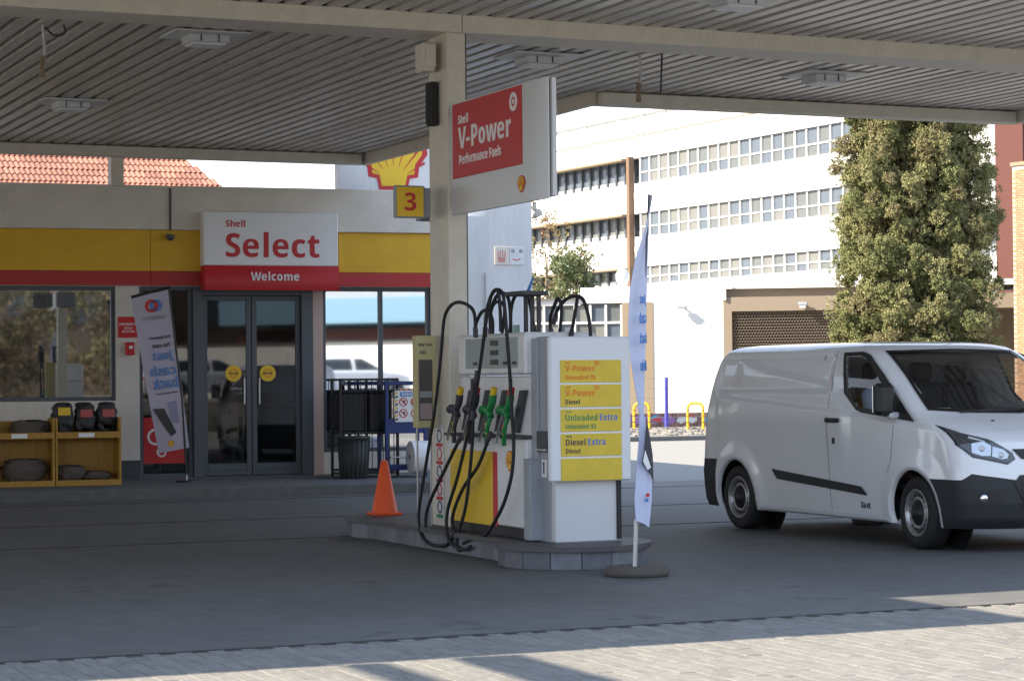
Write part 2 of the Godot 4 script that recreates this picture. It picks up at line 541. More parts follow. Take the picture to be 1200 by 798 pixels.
func canopy():
	var c := thing("canopy", "large flat fuel canopy with ribbed metal soffit on cream steel beams", "canopy")
	var S: StandardMaterial3D = mats["soffit"]
	var F: StandardMaterial3D = mats["cream_steel"]
	var smats := []
	for i in 4:
		var k := 0.9 + 0.05 * i
		smats.append(mat("soffit%d" % i, lin(0.8 * k, 0.755 * k, 0.69 * k), 0.3 + 0.04 * i, 0.0, texs["fine"], 0.3 + 0.05 * i))
	for i in 4: mats["soffit%d" % i].uv1_scale = Vector3(1.1, 0.5, 0.07)
	var rng := RandomNumberGenerator.new()
	rng.seed = 77
	var pw := 0.83333
	var meshes := {}
	for i in range(14, 51):
		var x := 1.9 + pw * (i - 31)
		var front := -12.85 if i < 31 else -14.65
		var back := -32.6 if i < 43 else -24.6
		var w := pw if i < 50 else 0.36
		for seg in [[front, -19.84], [-20.38, back]]:
			var l: float = seg[0] - seg[1]
			var key := "%.2f %.2f" % [l, w]
			if not meshes.has(key): meshes[key] = sheet_mesh(w - 0.003, l, 4 if w > 0.5 else 2)
			part(c, "roof_sheet", meshes[key], smats[rng.randi() % 4], Vector3(x, 5.06 + rng.randf() * 0.006, seg[0]))
	# unseen deck added above the sheets to block light leaks at the edges
	bp(c, "light_block_deck", Vector3(-5.17, 5.24, -22.72), Vector3(14.12, 0.06, 19.74), S, 0)
	bp(c, "light_block_deck", Vector3(6.9, 5.24, -23.62), Vector3(9.98, 0.06, 17.94), S, 0)
	bp(c, "light_block_deck", Vector3(14.99, 5.24, -19.62), Vector3(6.18, 0.06, 9.94), S, 0)
	bp(c, "light_block_deck", Vector3(-0.17, 5.33, -33.5), Vector3(24.1, 0.06, 1.7), S, 0)  # extra unseen strip behind the fascia, added to stop sun through the parapet gap
	# main beam in two lengths, joint at the column
	bp(c, "beam", Vector3(-2.0, 4.987, -20.11), Vector3(20.5, 0.175, 0.58), F, 0.006)
	bp(c, "beam", Vector3(13.163, 4.987, -20.11), Vector3(9.81, 0.175, 0.58), F, 0.006)
	bp(c, "rain_pipe", Vector3(8.305, 3.2, -19.9), Vector3(0.03, 3.6, 0.05), mats["dark_steel"], 0.01)
	# fascias
	bp(c, "fascia", Vector3(-0.17, 5.08, -32.64), Vector3(24.14, 0.36, 0.08), F)
	bp(c, "fascia", Vector3(15.03, 5.08, -24.64), Vector3(6.14, 0.36, 0.08), F)
	bp(c, "fascia", Vector3(11.94, 5.08, -28.64), Vector3(0.08, 0.36, 8.0), F)
	bp(c, "fascia", Vector3(18.12, 5.08, -19.62), Vector3(0.08, 0.36, 10.0), F)
	bp(c, "fascia", Vector3(-5.17, 5.08, -12.81), Vector3(14.2, 0.36, 0.08), F)
	bp(c, "fascia", Vector3(10.0, 5.08, -14.61), Vector3(16.1, 0.36, 0.08), F)
	bp(c, "fascia", Vector3(1.92, 5.08, -13.7), Vector3(0.08, 0.36, 1.7), F)
	bp(c, "fascia", Vector3(-12.28, 5.08, -22.72), Vector3(0.08, 0.36, 19.8), F)
	# inner edge channel along the back edges
	bp(c, "edge_channel", Vector3(15.03, 4.975, -24.5), Vector3(6.06, 0.15, 0.14), F, 0.01)
	bp(c, "edge_channel", Vector3(-0.17, 4.975, -32.5), Vector3(24.0, 0.15, 0.14), F, 0.01)
	# columns
	bp(c, "column", Vector3(8.2, 2.55, -20.09), Vector3(0.19, 4.7, 0.48), F, 0.008)
	for px in [-6.0, 17.6]:
		bp(c, "column", Vector3(px, 2.45, -20.09), Vector3(0.19, 4.9, 0.48), F, 0.008)
	# post on the shop parapet
	bp(c, "post", Vector3(8.15, 4.82, -33.0), Vector3(0.19, 0.62, 0.2), F, 0.008)
	# link beams to the neighbouring canopy, over the driveway
	bp(c, "link_beam", Vector3(-1.66, 5.0, -9.7), Vector3(0.24, 0.16, 6.0), F)
	bp(c, "link_beam", Vector3(-2.4, 5.0, -9.7), Vector3(0.12, 0.12, 6.0), F)
	bp(c, "link_post", Vector3(-2.05, 2.5, -6.9), Vector3(0.2, 5.0, 0.2), F)
	# light fittings let into the soffit
	var spots := [[6.29, -21.77, "whole pale canopy light nearest the cable stub"], [6.24, -27.53, "canopy light above the shop doors"], [10.04, -22.0, "canopy light above the red fuel sign"], [13.73, -22.2, "canopy light over the white van roof"], [10.17, -17.9, "canopy light in front of the beam above the price board"], [14.1, -18.1, "canopy light in front of the beam above the van bonnet"], [17.3, -22.3, "canopy light at the corner near the tree"]]
	for s in spots:
		var l := thing("ceiling_light", "square white unlit " + s[2], "ceiling light", Vector3(s[0], 5.06, s[1]), 0.0, "lights in the canopy soffit")
		bp(l, "mounting_plate", Vector3(0, -0.012, 0), Vector3(0.78, 0.02, 0.62), mats["white_paint"], 0.005)
		bp(l, "housing", Vector3(0, -0.062, 0), Vector3(0.4, 0.085, 0.34), mats["silver_panel"], 0.012)
		bp(l, "lens", Vector3(0, -0.112, 0), Vector3(0.34, 0.02, 0.28), mats["white"], 0.006)
		for k in [-1, 1]: bp(l, "clip", Vector3(0.09 * k, -0.062, 0.174), Vector3(0.012, 0.07, 0.012), mats["dark_steel"], 0.002)
	# cable stubs hanging from the soffit
	for q in [[Vector3(4.65, 5.05, -21.68), "rusty cable stub with frayed end hanging from the soffit"], [Vector3(11.01, 5.05, -21.52), "bent grey conduit stub hanging above the flag banner"]]:
		var h := thing("conduit_stub", q[1], "conduit", q[0], 0.0, "stubs hanging from the canopy")
		var b := MB.new()
		b.tube(smooth_pts([Vector3(0, 0, 0), Vector3(0.01, -0.2, 0), Vector3(-0.01, -0.33, 0.0)]), 0.016)
		part(h, "pipe", b.done(), mats["steel"])
		b = MB.new()
		b.tube(smooth_pts([Vector3(0.19, 0, 0.05), Vector3(0.2, -0.08, 0.05), Vector3(0.1, -0.1, 0.02), Vector3(0.02, -0.02, 0)] if h.position.x < 6.0 else [Vector3(0.17, 0, 0.2), Vector3(0.16, -0.25, 0.2), Vector3(0.15, -0.42, 0.2)]), 0.011)
		part(h, "cable", b.done(), mats["dark_steel"])
		b = MB.new()
		b.cyl(Vector3(-0.005, -0.3, 0), Vector3(-0.01, -0.36, 0), 0.03, 0.03, 10)
		b.cyl(Vector3(-0.01, -0.36, 0), Vector3(-0.01, -0.5, 0), 0.018, 0.03, 10)
		part(h, "cable_end", b.done(), mats["tan_brick"])
	# boxes on the column
	var sp := thing("junction_box", "cream junction box high on the canopy column", "box", Vector3(7.99, 4.68, -20.1))
	bp(sp, "cabinet", Vector3(-0.01, 0, 0), Vector3(0.12, 0.28, 0.24), F, 0.015)
	bp(sp, "cover", Vector3(0.0, 0.01, 0.13), Vector3(0.1, 0.22, 0.02), F, 0.006)
	var lb := thing("loudspeaker", "narrow black speaker box fixed below the junction box", "speaker", Vector3(8.02, 4.24, -20.1))
	bp(lb, "case", Vector3(0.03, 0, 0), Vector3(0.08, 0.42, 0.13), mats["black"], 0.012)
	bp(lb, "grille", Vector3(-0.014, 0, 0), Vector3(0.012, 0.38, 0.1), mats["rubber"], 0.003)
	bp(lb, "bracket", Vector3(0.075, 0, 0), Vector3(0.032, 0.08, 0.06), mats["steel"], 0.003)
	# bay number signs
	for q in [[7.775, "yellow square bay sign with red 3 and grey side box", -0.02], [8.3, "yellow bay sign half hidden behind the red fuel sign", -0.42]]:
		var n := thing("bay_sign", q[1], "sign", Vector3(q[0], 3.29, -20.0 + (q[2] if q[2] < -0.1 else 0.0)), 0.0, "bay number signs on the column")
		bp(n, "sign_case", Vector3(0, 0, -0.025), Vector3(0.31, 0.31, 0.05), mats["grey_panel"], 0.01)
		bp(n, "panel", Vector3(0, 0, 0.004), Vector3(0.27, 0.28, 0.012), mats["yellow_vinyl"], 0.003)
		words(n, "3", 0.12, 0.17, mats["red_vinyl"], Vector3(0.0, 0, 0.011))
		bp(n, "bracket", Vector3(0.17 if q[0] < 8 else -0.17, 0, -0.12), Vector3(0.13, 0.28, 0.12), mats["grey_panel"], 0.004)
	fuel_sign()

func fuel_sign():
	var s := thing("fuel_sign", "hanging silver sign with glossy red panel and white lettering", "sign", Vector3(8.1, 0, 0))
	# front shell with a rounded near end, groove, back shell
	for k in 2:
		var b := MB.new(true)
		var x0 := 0.0 if k == 0 else 0.062
		var prof := PackedVector2Array()
		for i in 9:
			var a := PI * 0.5 * i / 8.0
			if k == 0: prof.append(Vector2(0.05 - 0.05 * cos(a) + x0, -17.9 + 0.26 * sin(a)))
		if k == 0:
			prof.append(Vector2(0.05, -19.74)); prof.append(Vector2(0.0, -19.74))
		else:
			prof = PackedVector2Array([Vector2(x0, -17.6), Vector2(0.1, -17.6), Vector2(0.112, -17.65), Vector2(0.112, -19.72), Vector2(x0, -19.72)])
		b.sm(false)
		b.xf = Transform3D(Basis(Vector3(1, 0, 0), Vector3(0, 0, 1), Vector3(0, 1, 0)), Vector3.ZERO)
		b.ext(prof, 3.15 if k == 0 else 3.17, 4.2 if k == 0 else 4.19)
		part(s, "front_shell" if k == 0 else "back_shell", b.done(), mats["silver_panel"])
	bp(s, "seam", Vector3(0.056, 3.675, -18.7), Vector3(0.012, 1.0, 2.04), mats["dark_steel"], 0)
	var red := bp(s, "panel", Vector3(-0.004, 3.835, -18.9), Vector3(0.008, 0.7, 1.6), mats["red_vinyl"], 0.002)
	red.set_meta("label", "glossy red panel with white lettering")
	var R := Vector3(0, -PI / 2, 0)
	var W: StandardMaterial3D = mats["white"]
	words(s, "Shell", 0.24, 0.085, W, Vector3(-0.01, 4.03, -19.43), R)
	words(s, "V-Power", 1.22, 0.2, W, Vector3(-0.01, 3.855, -18.94), R)
	words(s, "Performance Fuels", 0.98, 0.095, W, Vector3(-0.01, 3.655, -19.04), R)
	ring(s, "badge_ring", 0.045, 0.085, 0.004, W, Vector3(-0.008, 4.055, -18.27), R)
	disc(s, "badge_dot", 0.022, 0.004, W, Vector3(-0.008, 4.055, -18.27), R)
	scallop(s, 0.16, 0.15, Vector3(-0.002, 3.315, -18.12), R)
	bp(s, "bracket", Vector3(0.12, 4.1, -19.8), Vector3(0.06, 0.06, 0.14), mats["steel"], 0.004)
	bp(s, "bracket", Vector3(0.12, 3.3, -19.8), Vector3(0.06, 0.06, 0.14), mats["steel"], 0.004)
	var fl := thing("spotlight", "small white spotlight under the hanging fuel sign", "spotlight", Vector3(8.2, 3.07, -18.05))
	bp(fl, "arm", Vector3(0, 0.04, -0.02), Vector3(0.03, 0.08, 0.03), mats["steel"], 0.004)
	var b2 := MB.new(true)
	b2.xf = Transform3D(Basis.from_euler(Vector3(1.1, 0.2, 0)), Vector3(0, -0.03, 0.02))
	b2.lathe([Vector2(0.001, -0.05), Vector2(0.02, -0.04), Vector2(0.036, 0.04), Vector2(0.032, 0.04), Vector2(0.001, 0.03)], 16)
	part(fl, "lamp_head", b2.done(), mats["white"])

# ---------------------------------------------------------------- shop
func wall_box(p, n, x0, x1, y0, y1, m, z0 := -0.25, z1 := 0.0, bev := 0.0):
	return bp(p, n, Vector3((x0 + x1) / 2, (y0 + y1) / 2, (z0 + z1) / 2), Vector3(x1 - x0, y1 - y0, z1 - z0), m, bev)

func frame_rect(p, x0, x1, y0, y1, w, m, z0, z1):
	wall_box(p, "frame", x0, x0 + w, y0, y1, m, z0, z1, 0.004)
	wall_box(p, "frame", x1 - w, x1, y0, y1, m, z0, z1, 0.004)
	wall_box(p, "frame", x0 + w, x1 - w, y1 - w, y1, m, z0, z1, 0.004)
	wall_box(p, "frame", x0 + w, x1 - w, y0, y0 + w, m, z0, z1, 0.004)

func window(p, x0, x1, y0, y1, g, mull := []) -> Node3D:
	var w := Node3D.new()
	w.name = "window"
	p.add_child(w, true)
	frame_rect(w, x0, x1, y0, y1, 0.06, mats["frame"], -0.16, -0.06)
	var xs := [x0 + 0.06]
	for m in mull:
		wall_box(w, "mullion", m - 0.03, m + 0.03, y0 + 0.06, y1 - 0.06, mats["frame"], -0.15, -0.06, 0.004)
		xs.append(m)
	xs.append(x1 - 0.06)
	for i in xs.size() - 1:
		wall_box(w, "pane", xs[i] + (0.03 if i > 0 else 0.0), xs[i + 1] - (0.03 if i < xs.size() - 2 else 0.0), y0 + 0.06, y1 - 0.06, g, -0.115, -0.109)
	return w

const SHOP_AT := Vector3(9.61, 0, -32.96)
var SHOP_TURN := deg_to_rad(-4.5)

func sp(x: float, y: float, z: float) -> Vector3:
	return SHOP_AT + Basis(Vector3.UP, SHOP_TURN) * Vector3(x, y, z)

func shop():
	var w := bp(self, "walkway", sp(-3, -0.1, 1.2), Vector3(15.0, 0.5, 3.4), mats["kerb"], 0.02)
	w.rotation.y = SHOP_TURN
	w.set_meta("kind", "structure")
	var s := thing("shop", "single-storey forecourt shop with yellow and red band and glass front", "building", SHOP_AT, SHOP_TURN)
	var P: StandardMaterial3D = mats["plaster"]
	# front wall around the openings
	wall_box(s, "wall", -10.0, -4.6, 0.44, 3.03, P)
	wall_box(s, "wall", -4.6, -1.46, 0.44, 1.33, P)
	wall_box(s, "wall", -1.46, -1.11, 0.44, 3.03, P)
	wall_box(s, "wall", 1.55, 1.71, 0.15, 3.03, mat("pink_plaster", lin(0.5, 0.38, 0.33), 0.85))
	wall_box(s, "wall", 1.71, 3.45, 0.15, 0.5, P)
	wall_box(s, "wall", 3.45, 3.75, 0.15, 3.03, P)
	wall_box(s, "plinth", -10.0, -1.11, 0.14, 0.44, mats["plinth"], -0.25, 0.015, 0.005)
	wall_box(s, "wall", -10.0, 3.75, 3.03, 4.3, P, -0.25, 0.0)
	# bands and parapet, in panels
	for q in [[-10.0, -7.0], [-7.0, -4.0], [-4.0, -0.95], [-0.95, 1.95], [1.95, 3.78]]:
		wall_box(s, "yellow_panel", q[0] + 0.003, q[1] - 0.003, 3.255, 3.868, mats["yellow_band"], 0.0, 0.06, 0.004)
		wall_box(s, "red_panel", q[0] + 0.003, q[1] - 0.003, 3.04, 3.25, mats["red_band"], 0.0, 0.065, 0.004)
	var gp := mat("parapet", lin(0.78, 0.73, 0.64), 0.85, 0.0, texs["soft"], 0.5)
	for q in [[-10.0, -4.4], [-4.4, -0.66], [-0.66, 3.78]]:
		wall_box(s, "parapet", q[0] + 0.008, q[1] - 0.008, 3.87, 4.53, gp, -0.12, 0.12, 0.008)
	bp(s, "downpipe", Vector3(-0.66, 4.18, 0.14), Vector3(0.022, 0.62, 0.03), mats["dark_steel"], 0.004)
	# other walls, roof and room
	wall_box(s, "wall", -10.0, -9.75, 0.15, 4.3, P, -9.0, -0.25)
	wall_box(s, "wall", 3.5, 3.75, 0.15, 4.3, P, -9.0, -0.25)
	wall_box(s, "wall", -10.0, 3.75, 0.15, 4.3, P, -9.25, -9.0)
	wall_box(s, "roof", -10.0, 3.75, 4.3, 4.42, mats["kerb"], -9.25, -0.13)
	wall_box(s, "ceiling", -9.75, 3.5, 3.02, 3.1, mats["wall_white"], -9.0, -0.25)
	wall_box(s, "shop_floor", -9.75, 3.5, 0.1, 0.17, mats["kerb"], -9.0, 0.0)
	# windows, doors
	window(s, -4.6, -1.46, 1.33, 3.03, glass("dim_film", Color(0.75, 0.76, 0.76), 0.55, 1.0))
	window(s, 1.71, 3.45, 0.5, 3.03, mats["film_glass"], [2.65])
	window(s, -1.11, -0.3, 0.17, 3.03, mats["shop_glass"])
	wall_box(s, "door_post", -0.3, -0.15, 0.17, 3.03, mats["frame"], -0.18, 0.02, 0.006)
	wall_box(s, "door_post", 1.37, 1.55, 0.17, 3.03, mats["frame"], -0.18, 0.02, 0.006)
	wall_box(s, "transom", -0.15, 1.37, 2.9, 3.03, mats["frame"], -0.18, 0.0, 0.006)
	for d in [[-0.148, 0.6], [0.612, 1.368]]:
		var dn := Node3D.new()
		dn.name = "door"
		s.add_child(dn, true)
		frame_rect(dn, d[0], d[1], 0.18, 2.895, 0.075, mats["frame"], -0.12, -0.06)
		wall_box(dn, "kick_rail", d[0] + 0.075, d[1] - 0.075, 0.255, 0.36, mats["frame"], -0.11, -0.065, 0.004)
		wall_box(dn, "pane", d[0] + 0.075, d[1] - 0.075, 0.36, 2.82, mats["shop_glass"], -0.093, -0.087)
		var hx: float = d[1] - 0.11 if d[0] < 0 else d[0] + 0.11
		bp(dn, "handle", Vector3(hx, 1.45, -0.04), Vector3(0.025, 0.4, 0.025), mats["steel"], 0.008)
		var sx: float = 0.33 if d[0] < 0 else 0.86
		disc(dn, "sticker", 0.125, 0.003, mats["yellow_vinyl"], Vector3(sx, 1.72, -0.086))
		ring(dn, "sticker_mark", 0.05, 0.065, 0.002, mats["text_orange"], Vector3(sx, 1.72, -0.082))
		words(dn, "WELCOME", 0.15, 0.03, mats["text_dark"], Vector3(sx, 1.72, -0.081))
	# red poster with a pale ring at the foot of the side light
	wall_box(s, "poster", -1.04, -0.42, 0.38, 1.07, mats["red"], -0.106, -0.103)
	ring(s, "poster_ring", 0.09, 0.125, 0.003, mats["white"], Vector3(-0.86, 0.78, -0.102))
	ring(s, "poster_ring", 0.05, 0.075, 0.003, mats["white"], Vector3(-0.77, 0.55, -0.102))
	# tower behind: white wall with the scallop
	var t := thing("sign_tower", "tall white tower wall with big yellow scallop emblem behind the shop", "tower", sp(0, 0, 0), SHOP_TURN)
	wall_box(t, "wall", 2.31, 4.74, 0.0, 6.6, mats["wall_white"], -1.5, -1.2)
	wall_box(t, "side_wall", 4.743, 5.7, 0.0, 6.2, mats["wall_white"], -1.9, -1.6)
	wall_box(t, "return_wall", 3.755, 4.6, 0.0, 4.2, mats["wall_white"], -1.2, -0.6)
	scallop(t, 1.15, 1.15, Vector3(3.2, 5.2, -1.198))
	wall_box(t, "downpipe", 4.54, 4.59, 0.1, 3.3, mats["white_paint"], -0.6, -0.55)
	var sg := thing("wall_notice", "weathered white notice with red hand and smiling face on white wall", "notice", sp(5.3, 3.63, -1.598), SHOP_TURN)
	bp(sg, "board", Vector3(-0.13, 0, 0.008), Vector3(0.255, 0.3, 0.016), mat("cream_board", lin(0.72, 0.66, 0.56), 0.7), 0.003)
	bp(sg, "board", Vector3(0.13, 0, 0.008), Vector3(0.255, 0.3, 0.016), mats["white_paint"], 0.003)
	for k in 4: bp(sg, "finger_mark", Vector3(-0.2 + 0.04 * k, 0.03 - absf(k - 1.5) * 0.02, 0.018), Vector3(0.02, 0.14, 0.002), mat("faded_red", lin(0.62, 0.3, 0.25), 0.7), 0)
	bp(sg, "palm_mark", Vector3(-0.14, -0.07, 0.018), Vector3(0.12, 0.08, 0.002), mats["faded_red"], 0)
	for k in [0.06, 0.2]: disc(sg, "eye_mark", 0.033, 0.003, mats["grey_panel"], Vector3(k, 0.08, 0.016))
	var sb := MB.new()
	for i in 8:
		var a0 := -2.3 + 0.2 * i
		sb.ext(PackedVector2Array([Vector2.from_angle(a0) * 0.1, Vector2.from_angle(a0 + 0.2) * 0.1, Vector2.from_angle(a0 + 0.2) * 0.085, Vector2.from_angle(a0) * 0.085]), 0.0, 0.003)
	part(sg, "mouth_mark", sb.done(), mats["red"], Vector3(0.12, 0.02, 0.016))
	# inside the shop
	var rng := RandomNumberGenerator.new()
	rng.seed = 9
	var cols := []
	for c in [[0.5, 0.08, 0.05], [0.08, 0.2, 0.5], [0.6, 0.5, 0.1], [0.55, 0.55, 0.55], [0.1, 0.35, 0.15], [0.35, 0.15, 0.3]]:
		cols.append(mat("pack%d" % cols.size(), lin(c[0], c[1], c[2]), 0.6))
	var labels := ["white display shelf of packets inside the glass doors", "white display shelf of packets deep inside the shop", "white display shelf of packets behind the door side light", "white display shelf of packets inside the right shop window"]
	var at := [Vector3(0.2, 0.17, -2.4), Vector3(-3.0, 0.17, -4.0), Vector3(-1.6, 0.17, -5.5), Vector3(2.6, 0.17, -2.2)]
	for i in 4:
		var r := thing("display_shelf", labels[i], "shelf", sp(at[i].x, at[i].y, at[i].z), SHOP_TURN, "shelves inside the shop")
		bp(r, "back_panel", Vector3(0, 0.75, -0.2), Vector3(1.5, 1.5, 0.03), mats["white_paint"])
		for e in [-0.75, 0.75]: bp(r, "upright", Vector3(e, 0.75, 0), Vector3(0.03, 1.5, 0.4), mats["white_paint"])
		for k in 4:
			bp(r, "shelf_board", Vector3(0, 0.12 + 0.38 * k, 0.0), Vector3(1.46, 0.025, 0.38), mats["white_paint"], 0.003)
			for q in 7:
				bp(r, "packet", Vector3(-0.62 + 0.205 * q, 0.135 + 0.38 * k + 0.1, 0.06), Vector3(0.15, rng.randf_range(0.15, 0.23), 0.12), cols[rng.randi() % 6], 0.01)
	var fr := thing("fridge", "tall drinks fridge with teal header inside the shop", "fridge", sp(-0.9, 0.17, -1.8), SHOP_TURN)
	bp(fr, "cabinet", Vector3(0, 1.0, -0.05), Vector3(0.8, 2.0, 0.6), mats["grey_panel"], 0.02)
	bp(fr, "header", Vector3(0, 2.25, -0.02), Vector3(0.8, 0.45, 0.62), mat("teal", lin(0.03, 0.35, 0.32), 0.5), 0.02)
	bp(fr, "door_glass", Vector3(0, 0.95, 0.26), Vector3(0.7, 1.7, 0.01), mats["film_glass"], 0)
	var ct := thing("counter", "long pale till counter inside the shop", "counter", sp(1.1, 0.17, -4.6), SHOP_TURN)
	bp(ct, "counter_body", Vector3(0, 0.5, 0), Vector3(3.0, 1.0, 0.6), mats["grey_panel"], 0.01)
	bp(ct, "counter_top", Vector3(0, 1.02, 0.02), Vector3(3.1, 0.04, 0.7), mats["white_paint"], 0.01)
	# name sign over the doors
	var n := thing("shop_sign", "white and red box sign with big red lettering over the doors", "sign", SHOP_AT, SHOP_TURN)
	wall_box(n, "sign_box", -0.2, 1.87, 3.335, 4.14, mats["white"], 0.062, 0.33, 0.012)
	var vb := MB.new()
	var prof := PackedVector2Array([Vector2(0.33, 3.333)])
	for i in 9:
		var t2 := i / 8.0
		prof.append(Vector2(0.335 + 0.07 * sin(t2 * PI * 0.75), 3.333 - 0.37 * t2))
	prof.append(Vector2(0.1, 2.98)); prof.append(Vector2(0.1, 3.333))
	vb.xf = Transform3D(Basis(Vector3(0, 0, 1), Vector3(0, 1, 0), Vector3(-1, 0, 0)), Vector3.ZERO)
	vb.ext(prof, -1.87, 0.2)
	part(n, "valance", vb.done(), mats["red_vinyl"])
	words(n, "Shell", 0.3, 0.105, mats["red_vinyl"], Vector3(0.285, 3.965, 0.332))
	words(n, "Select", 1.44, 0.38, mats["red_vinyl"], Vector3(0.855, 3.65, 0.332))
	words(n, "Welcome", 0.74, 0.135, mats["white"], Vector3(0.87, 3.175, 0.408))

# ---------------------------------------------------------------- on the shop's walkway
func lumpy(w: float, h: float, d: float, sd: int) -> ArrayMesh:
	# a filled bag: pillow shape with sagging, crumpled faces
	var n := FastNoiseLite.new()
	n.seed = sd; n.frequency = 6.0
	var b := MB.new(true)
	var U := 22
	var V := 14
	var g := []
	for i in V + 1:
		var row := []
		var t := PI * i / V
		for k in U:
			var a := TAU * k / U
			var sx := signf(cos(a)) * pow(absf(cos(a)), 0.45)
			var sz := signf(sin(a)) * pow(absf(sin(a)), 0.6)
			var q := pow(sin(t), 0.4)
			var p := Vector3(sx * w * 0.5 * q, -cos(t) * h * 0.5 + h * 0.5, sz * d * 0.5 * q)
			var nn := n.get_noise_3dv(p * 2.2) * 0.3
			row.append(p + Vector3(p.x, 0, p.z).normalized() * nn * d)
		g.append(row)
	for i in V:
		for k in U:
			var k2 := (k + 1) % U
			b.oquad(g[i][k], g[i][k2], g[i + 1][k2], g[i + 1][k], g[i][k] + g[i + 1][k2] - Vector3(0, h, 0) + Vector3(0, 0.001, 0))
	return b.done()

func flag_cloth(p0: Array, p1: Array, amp: float, seg := 5, th := 0.004) -> ArrayMesh:
	# sheet between two edges (lists of points, same length) with soft folds
	var b := MB.new(true)
	var g := []
	for i in p0.size():
		var row := []
		for k in seg + 1:
			var t := float(k) / seg
			var q: Vector3 = p0[i].lerp(p1[i], t)
			q += Vector3(0.2, 0, 1).normalized() * amp * sin(t * 5.0 + i * 0.5) * sin(t * PI)
			row.append(q)
		g.append(row)
	for i in p0.size() - 1:
		for k in seg:
			b.quad(g[i][k], g[i + 1][k], g[i + 1][k + 1], g[i][k + 1])
			var o := Vector3(0, 0, -th)
			b.quad(g[i][k] + o, g[i][k + 1] + o, g[i + 1][k + 1] + o, g[i + 1][k] + o)
	return b.done()

